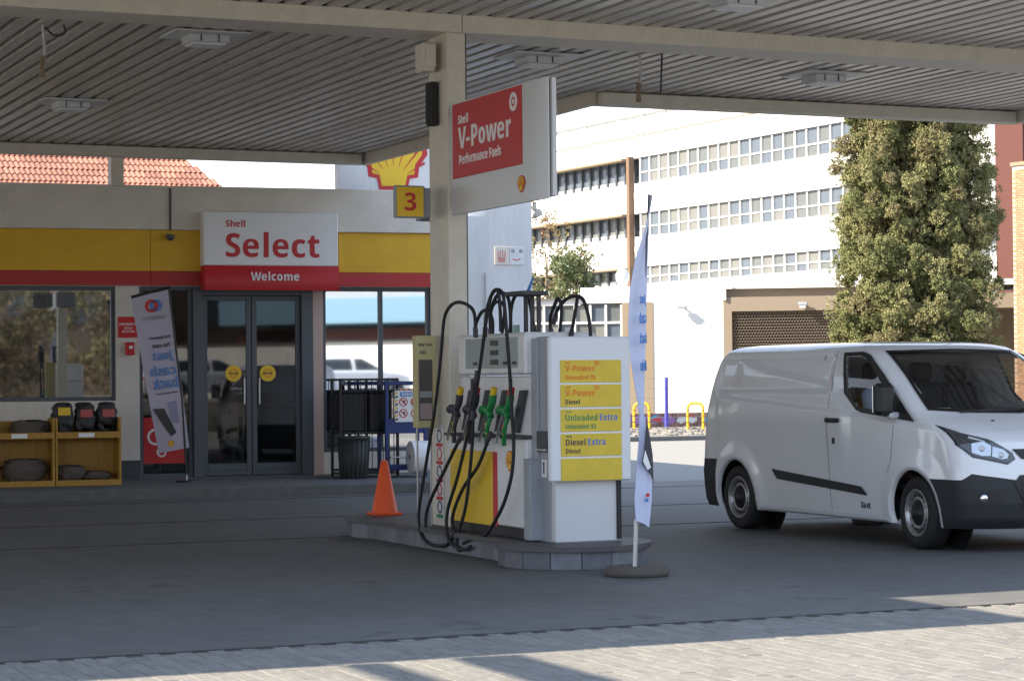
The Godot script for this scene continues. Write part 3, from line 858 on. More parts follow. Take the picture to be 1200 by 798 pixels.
func shop_front():
	var Y := 0.15
	var wood: StandardMaterial3D = mats["wood_yellow"]
	# two yellow shelf units
	for i in 2:
		var lab: String = ["open yellow wooden shelf unit with three black bags on top", "open yellow wooden shelf unit running out of view by the window"][i]
		var u := thing("shelf_unit", lab, "shelf", sp(-2.12 - 0.93 * i, Y, 1.4), SHOP_TURN, "yellow shelf units by the shop window")
		for e in [-0.445, 0.445]:
			bp(u, "side_panel", Vector3(e, 0.48, 0), Vector3(0.03, 0.96, 0.46), wood, 0.004)
		bp(u, "bottom_board", Vector3(0, 0.06, 0), Vector3(0.858, 0.03, 0.46), wood, 0.004)
		bp(u, "kick_board", Vector3(0, 0.045, 0.238), Vector3(0.92, 0.085, 0.016), wood, 0.004)
		bp(u, "shelf_board", Vector3(0, 0.7, 0), Vector3(0.858, 0.03, 0.46), wood, 0.004)
		bp(u, "shelf_lip", Vector3(0, 0.715, 0.238), Vector3(0.92, 0.09, 0.016), wood, 0.004)
		for k in 4: bp(u, "back_board", Vector3(-0.324 + 0.216 * k, 0.47, -0.215), Vector3(0.213, 0.9, 0.014), wood, 0.003)
		bp(u, "price_label", Vector3(-0.03, 0.715, 0.248), Vector3(0.22, 0.06, 0.004), mats["white"], 0)
	# bags
	var bagm: StandardMaterial3D = mat("black_sack", lin(0.02, 0.02, 0.022), 0.5)
	var bl := ["black bag with yellow label on the yellow shelf unit", "black bag with faded red label in the middle of the shelf top", "black bag with faded red label at the end of the shelf top"]
	for k in 3:
		var o := thing("charcoal_bag", bl[k], "bag", sp(-2.45 + 0.31 * k, Y + 0.717, 1.38), SHOP_TURN, "black bags on the yellow shelf")
		part(o, "sack", lumpy(0.28, 0.46, 0.24, 5 + k), bagm)
		bp(o, "label_patch", Vector3(0.01, 0.33 if k == 0 else 0.3, 0.135), Vector3(0.17, 0.11, 0.012), mats["yellow_vinyl"] if k == 0 else mat("faded_pink", lin(0.45, 0.1, 0.09), 0.7), 0.004)
	for q in [[-2.35, 0.075, "crumpled brown sack lying in the yellow shelf unit", 0.4, 0.22], [-1.98, 0.075, "flat dark sack lying at the end of the yellow shelf", 0.36, 0.13], [-2.98, 0.075, "fat grey sack lying in the shelf unit by the window", 0.6, 0.32], [-2.9, 0.717, "low brown sack on top of the shelf unit by the window", 0.5, 0.22]]:
		var o := thing("loose_sack", q[2], "sack", sp(q[0], Y + q[1], 1.36), SHOP_TURN, "sacks lying in the yellow shelves")
		part(o, "sack", lumpy(q[3], q[4], 0.34, int(q[3] * 100)), mat("brown_sack", lin(0.1, 0.085, 0.07), 0.8))
	# feather banner in front of the door side light
	var f := thing("shop_banner", "pale lilac banner on black pole with mirrored print beside the shop doors", "banner", Vector3(8.86, 0.15, -31.85), deg_to_rad(-20))
	var b := MB.new()
	b.tube([Vector3(0.02, 0.1, 0), Vector3(-0.04, 1.2, 0), Vector3(-0.22, 2.82, 0)], 0.014)
	part(f, "pole", b.done(), mats["black"])
	b = MB.new()
	b.cyl(Vector3(0.02, 0.0, 0), Vector3(0.02, 0.14, 0), 0.012, 0.012, 8)
	part(f, "ground_spike", b.done(), mats["steel"])
	b = MB.new()
	b.cyl(Vector3(0.02, 0.0, 0), Vector3(0.02, 0.025, 0), 0.16, 0.15, 18)
	part(f, "base_plate", b.done(), mats["black"])
	b = MB.new()
	b.tube([Vector3(-0.2, 2.82, 0), Vector3(-0.76, 2.68, 0)], 0.022)
	part(f, "top_bar", b.done(), mats["black"])
	var e0 := []
	var e1 := []
	for i in 13:
		var t := i / 12.0
		e0.append(Vector3(lerpf(-0.76, -0.38, pow(t, 1.05)), lerpf(2.66, 0.42, t), 0.0))
		e1.append(Vector3(lerpf(-0.21, 0.06, t), lerpf(2.8, 0.5, t), 0.0))
	var lilac := mat("lilac_cloth", lin(0.5, 0.47, 0.58), 0.8)
	lilac.backlight_enabled = true
	lilac.backlight = Color(0.25, 0.25, 0.3)
	part(f, "cloth", flag_cloth(e0, e1, 0.012, 6), lilac)
	var tilt := Vector3(0, 0, 0.12)
	ring(f, "logo_half", 0.05, 0.095, 0.003, mats["red"], Vector3(-0.47, 2.55, 0.012))
	ring(f, "logo_half", 0.045, 0.085, 0.003, mats["text_blue"], Vector3(-0.41, 2.56, 0.012))
	words(f, "CAPITEC", 0.34, 0.06, mats["grey_panel"], Vector3(-0.44, 2.38, 0.014), tilt, true)
	words(f, "No queues", 0.3, 0.06, mats["text_dark"], Vector3(-0.36, 2.09, 0.016), tilt, true)
	words(f, "No cost", 0.25, 0.06, mats["text_dark"], Vector3(-0.34, 1.98, 0.016), tilt, true)
	words(f, "Just", 0.3, 0.16, mats["text_blue"], Vector3(-0.31, 1.82, 0.016), tilt, true)
	words(f, "cash", 0.36, 0.15, mats["text_blue"], Vector3(-0.31, 1.62, 0.016), tilt, true)
	words(f, "back", 0.36, 0.16, mats["text_blue"], Vector3(-0.28, 1.44, 0.016), tilt, true)
	words(f, "with your card", 0.3, 0.035, mats["text_dark"], Vector3(-0.25, 1.29, 0.016), tilt, true)
	b = MB.new()
	b.ext(PackedVector2Array([Vector2(-0.46, 1.06), Vector2(-0.3, 1.07), Vector2(-0.12, 0.72), Vector2(-0.2, 0.66)]), 0.0, 0.004)
	part(f, "phone_print", b.done(), mat("print_grey", lin(0.06, 0.06, 0.065), 0.8), Vector3(0, 0, 0.014))
	b = MB.new()
	b.ext(PackedVector2Array([Vector2(-0.25, 1.16), Vector2(-0.12, 1.18), Vector2(-0.08, 0.85), Vector2(-0.18, 0.86)]), 0.0, 0.004)
	part(f, "card_print", b.done(), mat("print_lilac", lin(0.3, 0.28, 0.42), 0.8), Vector3(0, 0, 0.012))
	scallop(f, 0.1, 0.1, Vector3(-0.2, 0.56, 0.012))
	# notices on the pier
	var nt := thing("emergency_notice", "red notice with white lines of text on the pale pier", "notice", sp(-1.285, 2.42, 0.0), SHOP_TURN)
	bp(nt, "plate", Vector3(0, 0, 0.006), Vector3(0.29, 0.31, 0.012), mats["red"], 0.003)
	words(nt, "EMERGENCY", 0.25, 0.035, mats["white"], Vector3(0, 0.045, 0.012))
	words(nt, "STOP", 0.13, 0.032, mats["white"], Vector3(0.01, -0.015, 0.012))
	words(nt, "BUTTON", 0.18, 0.032, mats["white"], Vector3(0.01, -0.065, 0.012))
	var cp := thing("call_point", "small red emergency button box below the red notice", "button box", sp(-1.26, 2.1, 0.0), SHOP_TURN)
	bp(cp, "case", Vector3(0, 0, 0.035), Vector3(0.13, 0.19, 0.07), mats["red"], 0.01)
	bp(cp, "button", Vector3(0.01, 0.02, 0.075), Vector3(0.055, 0.05, 0.014), mats["white"], 0.004)
	# camera on the yellow band
	var cm := thing("security_camera", "small dark dome security camera on the yellow band", "camera", sp(-0.69, 3.76, 0.06), SHOP_TURN)
	bp(cm, "bracket", Vector3(0, 0.03, 0.05), Vector3(0.05, 0.04, 0.1), mats["grey_panel"], 0.006)
	b = MB.new(true)
	b.xf.origin = Vector3(0.02, 0.0, 0.11)
	b.lathe([Vector2(0.001, -0.06), Vector2(0.04, -0.05), Vector2(0.06, -0.01), Vector2(0.065, 0.03), Vector2(0.001, 0.035)], 16)
	part(cm, "dome", b.done(), mats["frame"])
	# dark cage, bin, blue stand with sign and roll
	var cg := thing("barred_cage", "dark barred cage standing before the shop window", "cage", sp(2.15, Y, 0.75), SHOP_TURN)
	for q in [[-0.44, 0.25], [0.44, 0.25], [-0.44, -0.25], [0.44, -0.25]]: bp(cg, "corner_post", Vector3(q[0], 0.74, q[1]), Vector3(0.04, 1.48, 0.04), mats["black"], 0.004)
	for y in [0.1, 0.66, 1.46]:
		for z in [0.25, -0.25]: bp(cg, "rail", Vector3(0, y, z), Vector3(0.84, 0.035, 0.035), mats["black"], 0.004)
	for k in 10: bp(cg, "bar", Vector3(-0.38 + 0.085 * k, 0.78, 0.245), Vector3(0.012, 1.34, 0.012), mats["black"], 0.002)
	bp(cg, "cage_floor", Vector3(0, 0.66, 0), Vector3(0.86, 0.02, 0.48), mats["black"], 0.003)
	bp(cg, "cage_floor", Vector3(0, 0.06, 0), Vector3(0.86, 0.02, 0.48), mats["black"], 0.003)
	for k in 2:
		var gb := thing("storage_crate", ["black crate in the barred cage beside the doors", "black crate in the barred cage beside the blue stand"][k], "crate", sp(1.93 + 0.42 * k, Y + 0.671, 0.75), SHOP_TURN, "black crates in the cage")
		bp(gb, "crate_body", Vector3(0, 0.3, 0), Vector3(0.36, 0.58, 0.38), mats["black"], 0.02)
		bp(gb, "lid", Vector3(0, 0.61, 0), Vector3(0.38, 0.04, 0.4), mats["rubber"], 0.01)
	var bn := thing("waste_bin", "round dark ribbed waste bin beside the orange cone", "bin", sp(1.84, Y, 1.25), SHOP_TURN)
	b = MB.new(true)
	b.lathe([Vector2(0.001, 0), Vector2(0.2, 0), Vector2(0.235, 0.6), Vector2(0.22, 0.6), Vector2(0.19, 0.03), Vector2(0.001, 0.03)], 24)
	part(bn, "bucket", b.done(), mat("bin_grey", lin(0.03, 0.035, 0.035), 0.6))
	b = MB.new()
	for k in 20:
		var a := TAU * k / 20
		b.cyl(Vector3(cos(a) * 0.203, 0.02, sin(a) * 0.203), Vector3(cos(a) * 0.236, 0.57, sin(a) * 0.236), 0.009, 0.009, 6)
	part(bn, "ribs", b.done(), mats["bin_grey"])
	b = MB.new(true)
	b.lathe([Vector2(0.222, 0.58), Vector2(0.25, 0.58), Vector2(0.25, 0.625), Vector2(0.222, 0.625), Vector2(0.222, 0.58)], 24)
	part(bn, "rim", b.done(), mats["bin_grey"])
	var st := thing("service_stand", "dark blue metal stand holding the striped warning sign", "stand", sp(2.68, Y, 0.95), SHOP_TURN)
	for q in [[-0.3, 0.2], [0.3, 0.2], [-0.3, -0.2], [0.3, -0.2]]: bp(st, "post", Vector3(q[0], 0.72, q[1]), Vector3(0.05, 1.44, 0.05), mats["blue"], 0.005)
	bp(st, "top_tray", Vector3(0, 1.4, 0), Vector3(0.66, 0.06, 0.46), mats["blue"], 0.006)
	bp(st, "mid_tray", Vector3(0, 0.76, 0), Vector3(0.6, 0.22, 0.42), mats["blue"], 0.006)
	bp(st, "low_tray", Vector3(0, 0.14, 0), Vector3(0.6, 0.08, 0.42), mats["blue"], 0.006)
	b = MB.new()
	b.cyl(Vector3(-0.28, 0.3, 0.37), Vector3(0.33, 0.3, 0.37), 0.012, 0.012, 8)
	part(st, "roll_bar", b.done(), mats["steel"])
	for k in [-0.28, 0.33]: bp(st, "roll_arm", Vector3(k, 0.3, 0.29), Vector3(0.02, 0.03, 0.18), mats["steel"], 0.004)
	var wr := thing("warning_sign", "white warning board with yellow and black border and round red symbols", "sign", sp(2.72, 1.22, 1.18), SHOP_TURN)
	bp(wr, "board", Vector3(0, 0, 0), Vector3(0.44, 0.5, 0.014), mats["white"], 0.003)
	for k in 9:
		for s in [-1, 1]:
			b = MB.new()
			var y := -0.235 + 0.056 * k
			b.ext(PackedVector2Array([Vector2(s * 0.215, y), Vector2(s * 0.175, y + 0.02), Vector2(s * 0.175, y + 0.048), Vector2(s * 0.215, y + 0.028)]), 0, 0.003)
			part(wr, "border_stripe", b.done(), mats["yellow_vinyl"] if k % 2 else mats["black"], Vector3(0, 0, 0.008))
		bp(wr, "border_stripe", Vector3(-0.16 + 0.04 * k, 0.235, 0.009), Vector3(0.037, 0.022, 0.003), mats["text_orange"] if k % 2 else mats["black"], 0)
	bp(wr, "header", Vector3(0, 0.165, 0.009), Vector3(0.28, 0.07, 0.003), mats["text_blue"], 0)
	words(wr, "WARNING", 0.24, 0.045, mats["white"], Vector3(0, 0.165, 0.011))
	for q in [[-0.09, 0.05], [-0.09, -0.12], [0.09, -0.12]]:
		ring(wr, "symbol", 0.052, 0.066, 0.003, mats["red"], Vector3(q[0], q[1], 0.008))
		bp(wr, "symbol_bar", Vector3(q[0], q[1], 0.0095), Vector3(0.11, 0.012, 0.003), mats["red"], 0).rotation.z = -0.78
		bp(wr, "symbol_mark", Vector3(q[0] + 0.01, q[1], 0.008), Vector3(0.03, 0.05, 0.002), mats["text_dark"], 0)
	disc(wr, "symbol", 0.066, 0.003, mats["red"], Vector3(0.09, 0.05, 0.008))
	bp(wr, "symbol_bar", Vector3(0.09, 0.05, 0.0125), Vector3(0.085, 0.022, 0.003), mats["white"], 0)
	var rl := thing("paper_roll", "big white paper roll on the blue stand", "paper roll", sp(2.84, 0.45, 1.32), SHOP_TURN)
	b = MB.new()
	b.cyl(Vector3(-0.15, 0, 0), Vector3(0.15, 0, 0), 0.24, 0.24, 28)
	part(rl, "paper", b.done(), mats["white"])
	b = MB.new()
	b.cyl(Vector3(-0.16, 0, 0), Vector3(0.16, 0, 0), 0.035, 0.035, 12)
	part(rl, "core", b.done(), mats["tan_brick"])

# ---------------------------------------------------------------- pump island
func bone(r: float, r1: float, hw: float, z0: float, z1: float, cx: float) -> PackedVector2Array:
	# outline of a dog-bone island in (x, -z): rounded bulbs at both ends, narrower waist
	var p := PackedVector2Array()
	var a := asin(hw / r)
	var a1 := asin(hw / r1)
	var n := 22
	for i in n + 1:
		var t := lerpf(-PI / 2 - (PI - a), -PI / 2 + (PI - a), float(i) / n)
		p.append(Vector2(cx + r * cos(t), z0 + r * sin(t)))
	for i in n + 1:
		var t := lerpf(PI / 2 - (PI - a1), PI / 2 + (PI - a1), float(i) / n)
		p.append(Vector2(cx + r1 * cos(t), z1 + r1 * sin(t)))
	return p

func island():
	var isl := thing("pump_island", "raised dog-bone pump island clad in dark grey tiles", "kerb island")
	var up := Transform3D(Basis(Vector3(1, 0, 0), Vector3(0, 0, -1), Vector3(0, 1, 0)), Vector3.ZERO)
	var cx := 8.32
	var b := MB.new()
	b.xf = up
	b.ext(bone(0.62, 0.5, 0.41, 17.6, 21.8, cx), 0.0, 0.155)
	part(isl, "core", b.done(), mats["mortar"])
	b = MB.new()
	b.xf = up
	b.ext(bone(0.675, 0.555, 0.465, 17.6, 21.8, cx), 0.155, 0.2)
	part(isl, "top_slab", b.done(), mats["island_top"])
	# cladding tiles round the side
	var o := bone(0.64, 0.52, 0.43, 17.6, 21.8, cx)
	var per := 0.0
	for i in o.size(): per += o[i].distance_to(o[(i + 1) % o.size()])
	var count := int(per / 0.26)
	var step := per / count
	var acc := 0.0
	var seg := 0
	var pos: Vector2 = o[0]
	var rng := RandomNumberGenerator.new()
	rng.seed = 3
	var tm := []
	for i in 3:
		var k := 0.85 + 0.14 * i
		tm.append(mat("tile_grey%d" % i, lin(0.19 * k, 0.2 * k, 0.225 * k), 0.6, 0.0, texs["fine"], 0.9))
	for i in count:
		var a := pos
		var left := step
		while left > 0.0:
			var nx: Vector2 = o[(seg + 1) % o.size()]
			var d := pos.distance_to(nx)
			if d > left:
				pos = pos.move_toward(nx, left); left = 0.0
			else:
				pos = nx; left -= d; seg += 1
		var mid := (a + pos) * 0.5
		var ang := (pos - a).angle()
		var t := bp(isl, "tile", Vector3(mid.x, 0.078, -mid.y), Vector3(a.distance_to(pos) - 0.006, 0.148, 0.02), tm[rng.randi() % 3], 0.003)
		t.rotation.y = ang
	# dispenser
	var pu := thing("fuel_pump", "white and grey fuel dispenser with yellow panel and four nozzles", "fuel pump", Vector3(8.0, 0.2, 0))
	var W: StandardMaterial3D = mats["white_paint"]
	var R := Vector3(0, -PI / 2, 0)
	bp(pu, "base", Vector3(0.33, 0.05, -18.75), Vector3(0.6, 0.1, 1.76), mats["black"], 0.005)
	bp(pu, "cabinet", Vector3(0.33, 0.49, -18.75), Vector3(0.66, 0.78, 1.8), W, 0.012)
	bp(pu, "yellow_panel", Vector3(-0.004, 0.42, -19.08), Vector3(0.01, 0.66, 1.0), mats["yellow_vinyl"], 0.003)
	bp(pu, "red_stripe", Vector3(-0.004, 0.42, -18.53), Vector3(0.01, 0.66, 0.09), mats["red_vinyl"], 0.003)
	scallop(pu, 0.17, 0.18, Vector3(0.0, 0.68, -18.2), R)
	bp(pu, "ledge", Vector3(0.32, 0.89, -18.75), Vector3(0.72, 0.025, 1.82), mats["dark_steel"], 0.004)
	bp(pu, "nozzle_bay", Vector3(0.36, 1.165, -18.66), Vector3(0.6, 0.52, 1.6), W, 0.01)
	bp(pu, "head", Vector3(0.33, 1.62, -18.6), Vector3(0.68, 0.37, 1.52), W, 0.02)
	var dm := mat("display", lin(0.28, 0.33, 0.32), 0.25)
	var dsp := bp(pu, "display", Vector3(-0.008, 1.63, -18.58), Vector3(0.012, 0.27, 1.18), dm, 0.003)
	for k in 3:
		bp(dsp, "readout", Vector3(-0.008, 0.09 - 0.085 * k, 0.08), Vector3(0.006, 0.045, 0.17), mats["black"], 0)
	for z in [-0.36, 0.32, 0.52]: bp(dsp, "readout", Vector3(-0.008, -0.09, z), Vector3(0.006, 0.028, 0.09), mats["black"], 0)
	for z in [-19.18, -18.3]: bp(pu, "card_slot", Vector3(0.055, 1.35, z), Vector3(0.016, 0.11, 0.05), mats["black"], 0.002)
	bp(pu, "end_column", Vector3(0.33, 0.9, -17.79), Vector3(0.56, 1.7, 0.14), mats["grey_panel"], 0.01)
	# four nozzles in their holsters
	var nm := [["text_dark", "yellow_vinyl"], ["text_dark", "red"], ["nozzle_green", "yellow_vinyl"], ["nozzle_green", "red"]]
	mat("nozzle_green", lin(0.01, 0.2, 0.05), 0.5)
	var labs := ["black fuel nozzle with yellow swivel at the far end", "black fuel nozzle with red swivel", "green fuel nozzle with yellow swivel", "green fuel nozzle with red swivel"]
	for k in 4:
		var z := -19.27 + 0.385 * k
		var hs := MB.new()
		hs.xf = Transform3D(Basis.from_euler(R), Vector3(0.05, 0, 0))
		hs.ext(PackedVector2Array([Vector2(z - 0.1, 0.93), Vector2(z + 0.02, 0.93), Vector2(z + 0.2, 1.3), Vector2(z + 0.08, 1.3)]), 0.0, 0.03)
		part(pu, "holster", hs.done(), mats["dark_steel"])
		var nz := thing("fuel_nozzle", labs[k], "nozzle", Vector3(7.93, 1.32, z), 0.0, "nozzles on the pump")
		var bm: StandardMaterial3D = mats[nm[k][0]]
		b = MB.new(true)
		b.tube(smooth_pts([Vector3(0, 0.14, 0.09), Vector3(0, 0.07, 0.07), Vector3(0, 0.02, 0.02), Vector3(0, -0.02, -0.06)]), 0.036, 10, 0.03)
		part(nz, "grip", b.done(), bm)
		b = MB.new(true)
		b.tube(smooth_pts([Vector3(0, -0.0, -0.15), Vector3(-0.005, 0.015, -0.1), Vector3(0, 0.0, -0.02), Vector3(0, -0.06, 0.04)]), 0.04, 10, 0.03)
		part(nz, "body", b.done(), bm)
		b = MB.new()
		b.tube([Vector3(0, 0.13, 0.085), Vector3(0, 0.2, 0.12)], 0.03, 10)
		part(nz, "swivel", b.done(), mats[nm[k][1]])
		b = MB.new()
		b.tube(smooth_pts([Vector3(0, -0.03, -0.06), Vector3(0, -0.13, -0.13), Vector3(0, -0.22, -0.19), Vector3(0, -0.28, -0.21)]), 0.017, 10)
		part(nz, "spout", b.done(), mats["chrome"])
		b = MB.new()
		b.tube(smooth_pts([Vector3(0, -0.06, 0.03), Vector3(-0.02, -0.16, -0.0), Vector3(0, -0.3, -0.06)]), 0.022, 8)
		part(nz, "trigger_guard", b.done(), bm)
		bp(nz, "trigger_label", Vector3(-0.03, -0.16, -0.01), Vector3(0.01, 0.1, 0.025), mats[nm[k][1]], 0.002)
	# hoses
	var hoses := {
		"black hose looping from the far end of the pump head to the ground": [7.86, [[1.99, -18.63], [2.17, -18.65], [2.25, -18.78], [2.29, -19.02], [2.26, -19.22], [2.15, -19.37], [1.89, -19.44], [1.64, -19.51], [1.32, -19.62], [0.96, -19.78], [0.46, -20.01], [0.27, -20.06], [0.12, -20.0], [0.05, -19.82], [0.04, -19.57], [0.08, -19.32], [0.22, -19.13]]],
		"black hose from the far nozzle joining the big loop": [7.9, [[1.05, -19.11], [0.85, -19.36], [0.61, -19.66], [0.38, -19.92], [0.2, -19.98], [0.08, -19.85]]],
		"black hose curling under the yellow panel": [7.84, [[1.63, -18.56], [1.25, -18.72], [1.02, -18.83], [0.69, -19.04], [0.4, -19.27], [0.22, -19.31], [0.13, -19.27], [0.07, -19.13], [0.05, -18.91], [0.09, -18.73]]],
		"black hose from the green nozzle crossing the yellow panel": [7.9, [[1.09, -18.42], [0.82, -18.68], [0.6, -19.04], [0.38, -19.27], [0.24, -19.31], [0.1, -19.2]]],
		"black hose hanging straight before the yellow panel": [7.87, [[1.3, -18.72], [1.02, -18.75], [0.73, -18.82], [0.43, -18.92], [0.18, -19.1], [0.05, -19.13], [0.03, -19.05]]],
		"long black hose hanging in front of the red stripe": [7.88, [[1.99, -18.46], [2.16, -18.43], [2.31, -18.33], [2.37, -18.2], [2.34, -18.07], [2.22, -18.02], [1.93, -17.97], [1.63, -17.92], [1.26, -17.88], [1.01, -17.85], [0.76, -17.9], [0.52, -18.06], [0.34, -18.27], [0.21, -18.48], [0.16, -18.73], [0.1, -19.0]]],
		"thick black hose rising over the middle of the pump head": [7.85, [[1.25, -18.69], [1.52, -18.58], [1.78, -18.48], [2.05, -18.38], [2.23, -18.3], [2.34, -18.22], [2.36, -18.1], [2.2, -18.05], [2.0, -18.04]]],
		"black hose arch on the pump top beside the price board": [8.35, [[1.97, -18.4], [2.17, -18.49], [2.31, -18.56], [2.36, -18.73], [2.33, -18.87], [2.2, -18.95], [1.98, -18.95]]],
		"narrow black hose loop on the pump top": [8.4, [[1.97, -18.18], [2.12, -18.2], [2.25, -18.09], [2.29, -18.03], [2.21, -17.96], [2.0, -18.0], [1.95, -18.02]]],
		"wide black hose arch over the price board": [8.42, [[2.1, -18.16], [2.19, -18.09], [2.28, -17.91], [2.3, -17.7], [2.26, -17.56], [2.12, -17.46], [1.95, -17.42]]],
		"short black hose stay under the wide arch": [8.43, [[1.95, -17.84], [2.13, -17.76], [2.28, -17.7]]],
		"slack black hose loop behind the tall middle hose": [8.12, [[1.99, -18.9], [2.2, -18.88], [2.33, -18.76], [2.36, -18.6], [2.3, -18.48], [2.12, -18.44], [1.99, -18.46]]],
		"low black hose loop beside the far arch": [8.1, [[1.99, -19.2], [2.1, -19.18], [2.2, -19.05], [2.21, -18.9], [2.12, -18.8], [1.99, -18.8]]],
		"black hose arch at the far end of the pump head": [8.3, [[1.99, -19.3], [2.14, -19.32], [2.27, -19.25], [2.3, -19.1], [2.23, -18.98], [1.99, -19.05]]]}
	for lab in hoses:
		var h := thing("fuel_hose", lab, "hose", Vector3(hoses[lab][0], 0, 0), 0.0, "hoses of the pump")
		var pts := []
		for q in hoses[lab][1]: pts.append(Vector3(0, q[0] + 0.012, q[1]))
		b = MB.new(true)
		b.tube(smooth_pts(pts, 6), 0.0165, 8)
		part(h, "hose", b.done(), mats["rubber"])
		b = MB.new()
		b.tube([pts[0] + (pts[0] - pts[1]).normalized() * 0.03, pts[0] + (pts[1] - pts[0]).normalized() * 0.06], 0.024, 8)
		part(h, "ferrule", b.done(), mats["dark_steel"])
	var mast := thing("hose_mast", "dark hose support mast on the pump top", "mast", Vector3(8.28, 1.99, -18.3))
	for q in [[-0.02, 0.36], [0.12, 0.35], [-0.16, 0.36]]: bp(mast, "upright", Vector3(0, q[1] * 0.5, q[0]), Vector3(0.035, q[1], 0.03), mats["dark_steel"], 0.004)
	bp(mast, "cross_bar", Vector3(-0.06, 0.365, -0.02), Vector3(0.26, 0.04, 0.4), mats["dark_steel"], 0.01)
	var bt := MB.new()
	bt.cyl(Vector3(0, 0.0, 0), Vector3(0, 0.09, 0), 0.03, 0.03, 10)
	part(mast, "sight_glass", bt.done(), mat("bottle_green", lin(0.15, 0.3, 0.24), 0.15), Vector3(-0.12, 0.0, -0.1))
	bt = MB.new()
	bt.tube([Vector3(-0.06, 0.38, 0.02), Vector3(-0.04, 0.5, 0.09)], 0.016, 8, 0.01)
	part(mast, "breakaway", bt.done(), mats["text_blue"])
	# price board pillar
	var t := thing("price_board", "grey pillar with white board of yellow fuel name strips", "price board", Vector3(8.0, 0.2, -17.4))
	bp(t, "pillar", Vector3(0.39, 0.5, -0.2), Vector3(0.62, 1.0, 0.36), mats["silver_panel"], 0.012)
	bp(t, "side_pillar", Vector3(0.32, 0.88, -0.24), Vector3(0.5, 1.76, 0.27), mats["grey_panel"], 0.008)
	bp(t, "low_box", Vector3(0.02, 0.36, -0.36), Vector3(0.12, 0.7, 0.14), mats["grey_panel"], 0.006)
	bp(t, "cable_slot", Vector3(0.67, 0.36, -0.03), Vector3(0.04, 0.68, 0.06), mats["black"], 0.003)
	var tray := bp(t, "cup_tray", Vector3(0.06, 0.86, -0.23), Vector3(0.04, 0.18, 0.2), mats["dark_steel"], 0.006)
	bp(tray, "tray_lip", Vector3(-0.02, -0.07, 0), Vector3(0.03, 0.02, 0.21), mats["steel"], 0.004)
	bp(t, "pictogram", Vector3(0.068, 0.63, -0.23), Vector3(0.006, 0.15, 0.1), mats["white"], 0).set_meta("label", "small white plate with standing figure")
	disc(t, "figure_head", 0.014, 0.003, mats["text_dark"], Vector3(0.064, 0.67, -0.23), R)
	bp(t, "figure_body", Vector3(0.063, 0.62, -0.23), Vector3(0.003, 0.07, 0.022), mats["text_dark"], 0)
	var bw := mat("board_white", lin(0.74, 0.76, 0.78), 0.45)
	bp(t, "board", Vector3(0.375, 1.14, 0.03), Vector3(0.76, 1.23, 0.07), bw, 0.014)
	var ysm := mat("yellow_strip", lin(0.8, 0.58, 0.05), 0.55, 0.0, texs["soft"], 1.0)
	var rows := [["V-Power", "", "Unleaded 95", "text_orange", "text_orange"], ["V-Power", "", "Diesel", "text_orange", "text_dark"], ["Unleaded", "Extra", "Unleaded 93", "text_green", "text_green"], ["Diesel", "Extra", "Diesel", "text_dark", "text_dark"], ["", "", "", "", ""]]
	for k in 5:
		var y := 1.46 - 0.2085 * k
		var ys := bp(t, "fuel_strip", Vector3(0.375, y, 0.068), Vector3(0.575, 0.19, 0.008), ysm, 0.002)
		if rows[k][0] == "": continue
		var m1: StandardMaterial3D = mats[rows[k][3]]
		var w1: float = {"V-Power": 0.28, "Unleaded": 0.3, "Diesel": 0.185}[rows[k][0]]
		words(ys, "Shell", 0.05, 0.016, m1, Vector3(-0.215, 0.074, 0.004))
		words(ys, rows[k][0], w1, 0.055, m1, Vector3(-0.243 + w1 * 0.5, 0.025, 0.004))
		if rows[k][1] != "": words(ys, rows[k][1], 0.165, 0.055, mats["text_blue"], Vector3(-0.243 + w1 + 0.105, 0.025, 0.004))
		else: ring(ys, "badge", 0.011, 0.02, 0.003, m1, Vector3(0.055, 0.07, 0.004))
		var w2: float = {"Unleaded 95": 0.285, "Diesel": 0.135, "Unleaded 93": 0.285}[rows[k][2]]
		words(ys, rows[k][2], w2, 0.042, mats[rows[k][4]], Vector3(-0.243 + w2 * 0.5, -0.05, 0.004))
	# cone
	var cn := thing("traffic_cone", "plain orange traffic cone on the pump island", "cone", Vector3(8.26, 0.2, -22.05))
	b = MB.new(true)
	b.lathe([Vector2(0.14, 0.03), Vector2(0.135, 0.04), Vector2(0.035, 0.56), Vector2(0.03, 0.565), Vector2(0.001, 0.565)], 28)
	part(cn, "cone_body", b.done(), mats["orange"])
	bp(cn, "cone_base", Vector3(0, 0.015, 0), Vector3(0.3, 0.03, 0.3), mats["orange"], 0.012)
	# cream dispenser box beside the column, stickers on the column
	var cb := thing("towel_box", "tall cream towel dispenser box with dark window beside the column", "box", Vector3(7.95, 1.58, -20.05))
	var crm := mat("cream_box", lin(0.5, 0.44, 0.22), 0.6)
	bp(cb, "case", Vector3(0, 0, -0.06), Vector3(0.2, 0.88, 0.12), crm, 0.008)
	bp(cb, "window", Vector3(-0.012, -0.08, 0.002), Vector3(0.14, 0.58, 0.006), mat("box_dark", lin(0.1, 0.09, 0.08), 0.3), 0.002)
	bp(cb, "leaflet", Vector3(-0.012, -0.28, 0.007), Vector3(0.12, 0.15, 0.004), mat("leaflet", lin(0.35, 0.27, 0.27), 0.7), 0)
	bp(cb, "leaflet", Vector3(-0.012, -0.12, 0.007), Vector3(0.12, 0.06, 0.004), mats["grey_panel"], 0)
	words(cb, "Bay Tree", 0.14, 0.035, mats["text_dark"], Vector3(-0.01, 0.35, 0.001))
	words(cb, "Oil", 0.06, 0.035, mats["text_dark"], Vector3(-0.04, 0.28, 0.001))
	for k in [-0.07, 0.07]: bp(cb, "leg", Vector3(k, -0.91, -0.08), Vector3(0.016, 0.94, 0.016), mats["steel"], 0.003)
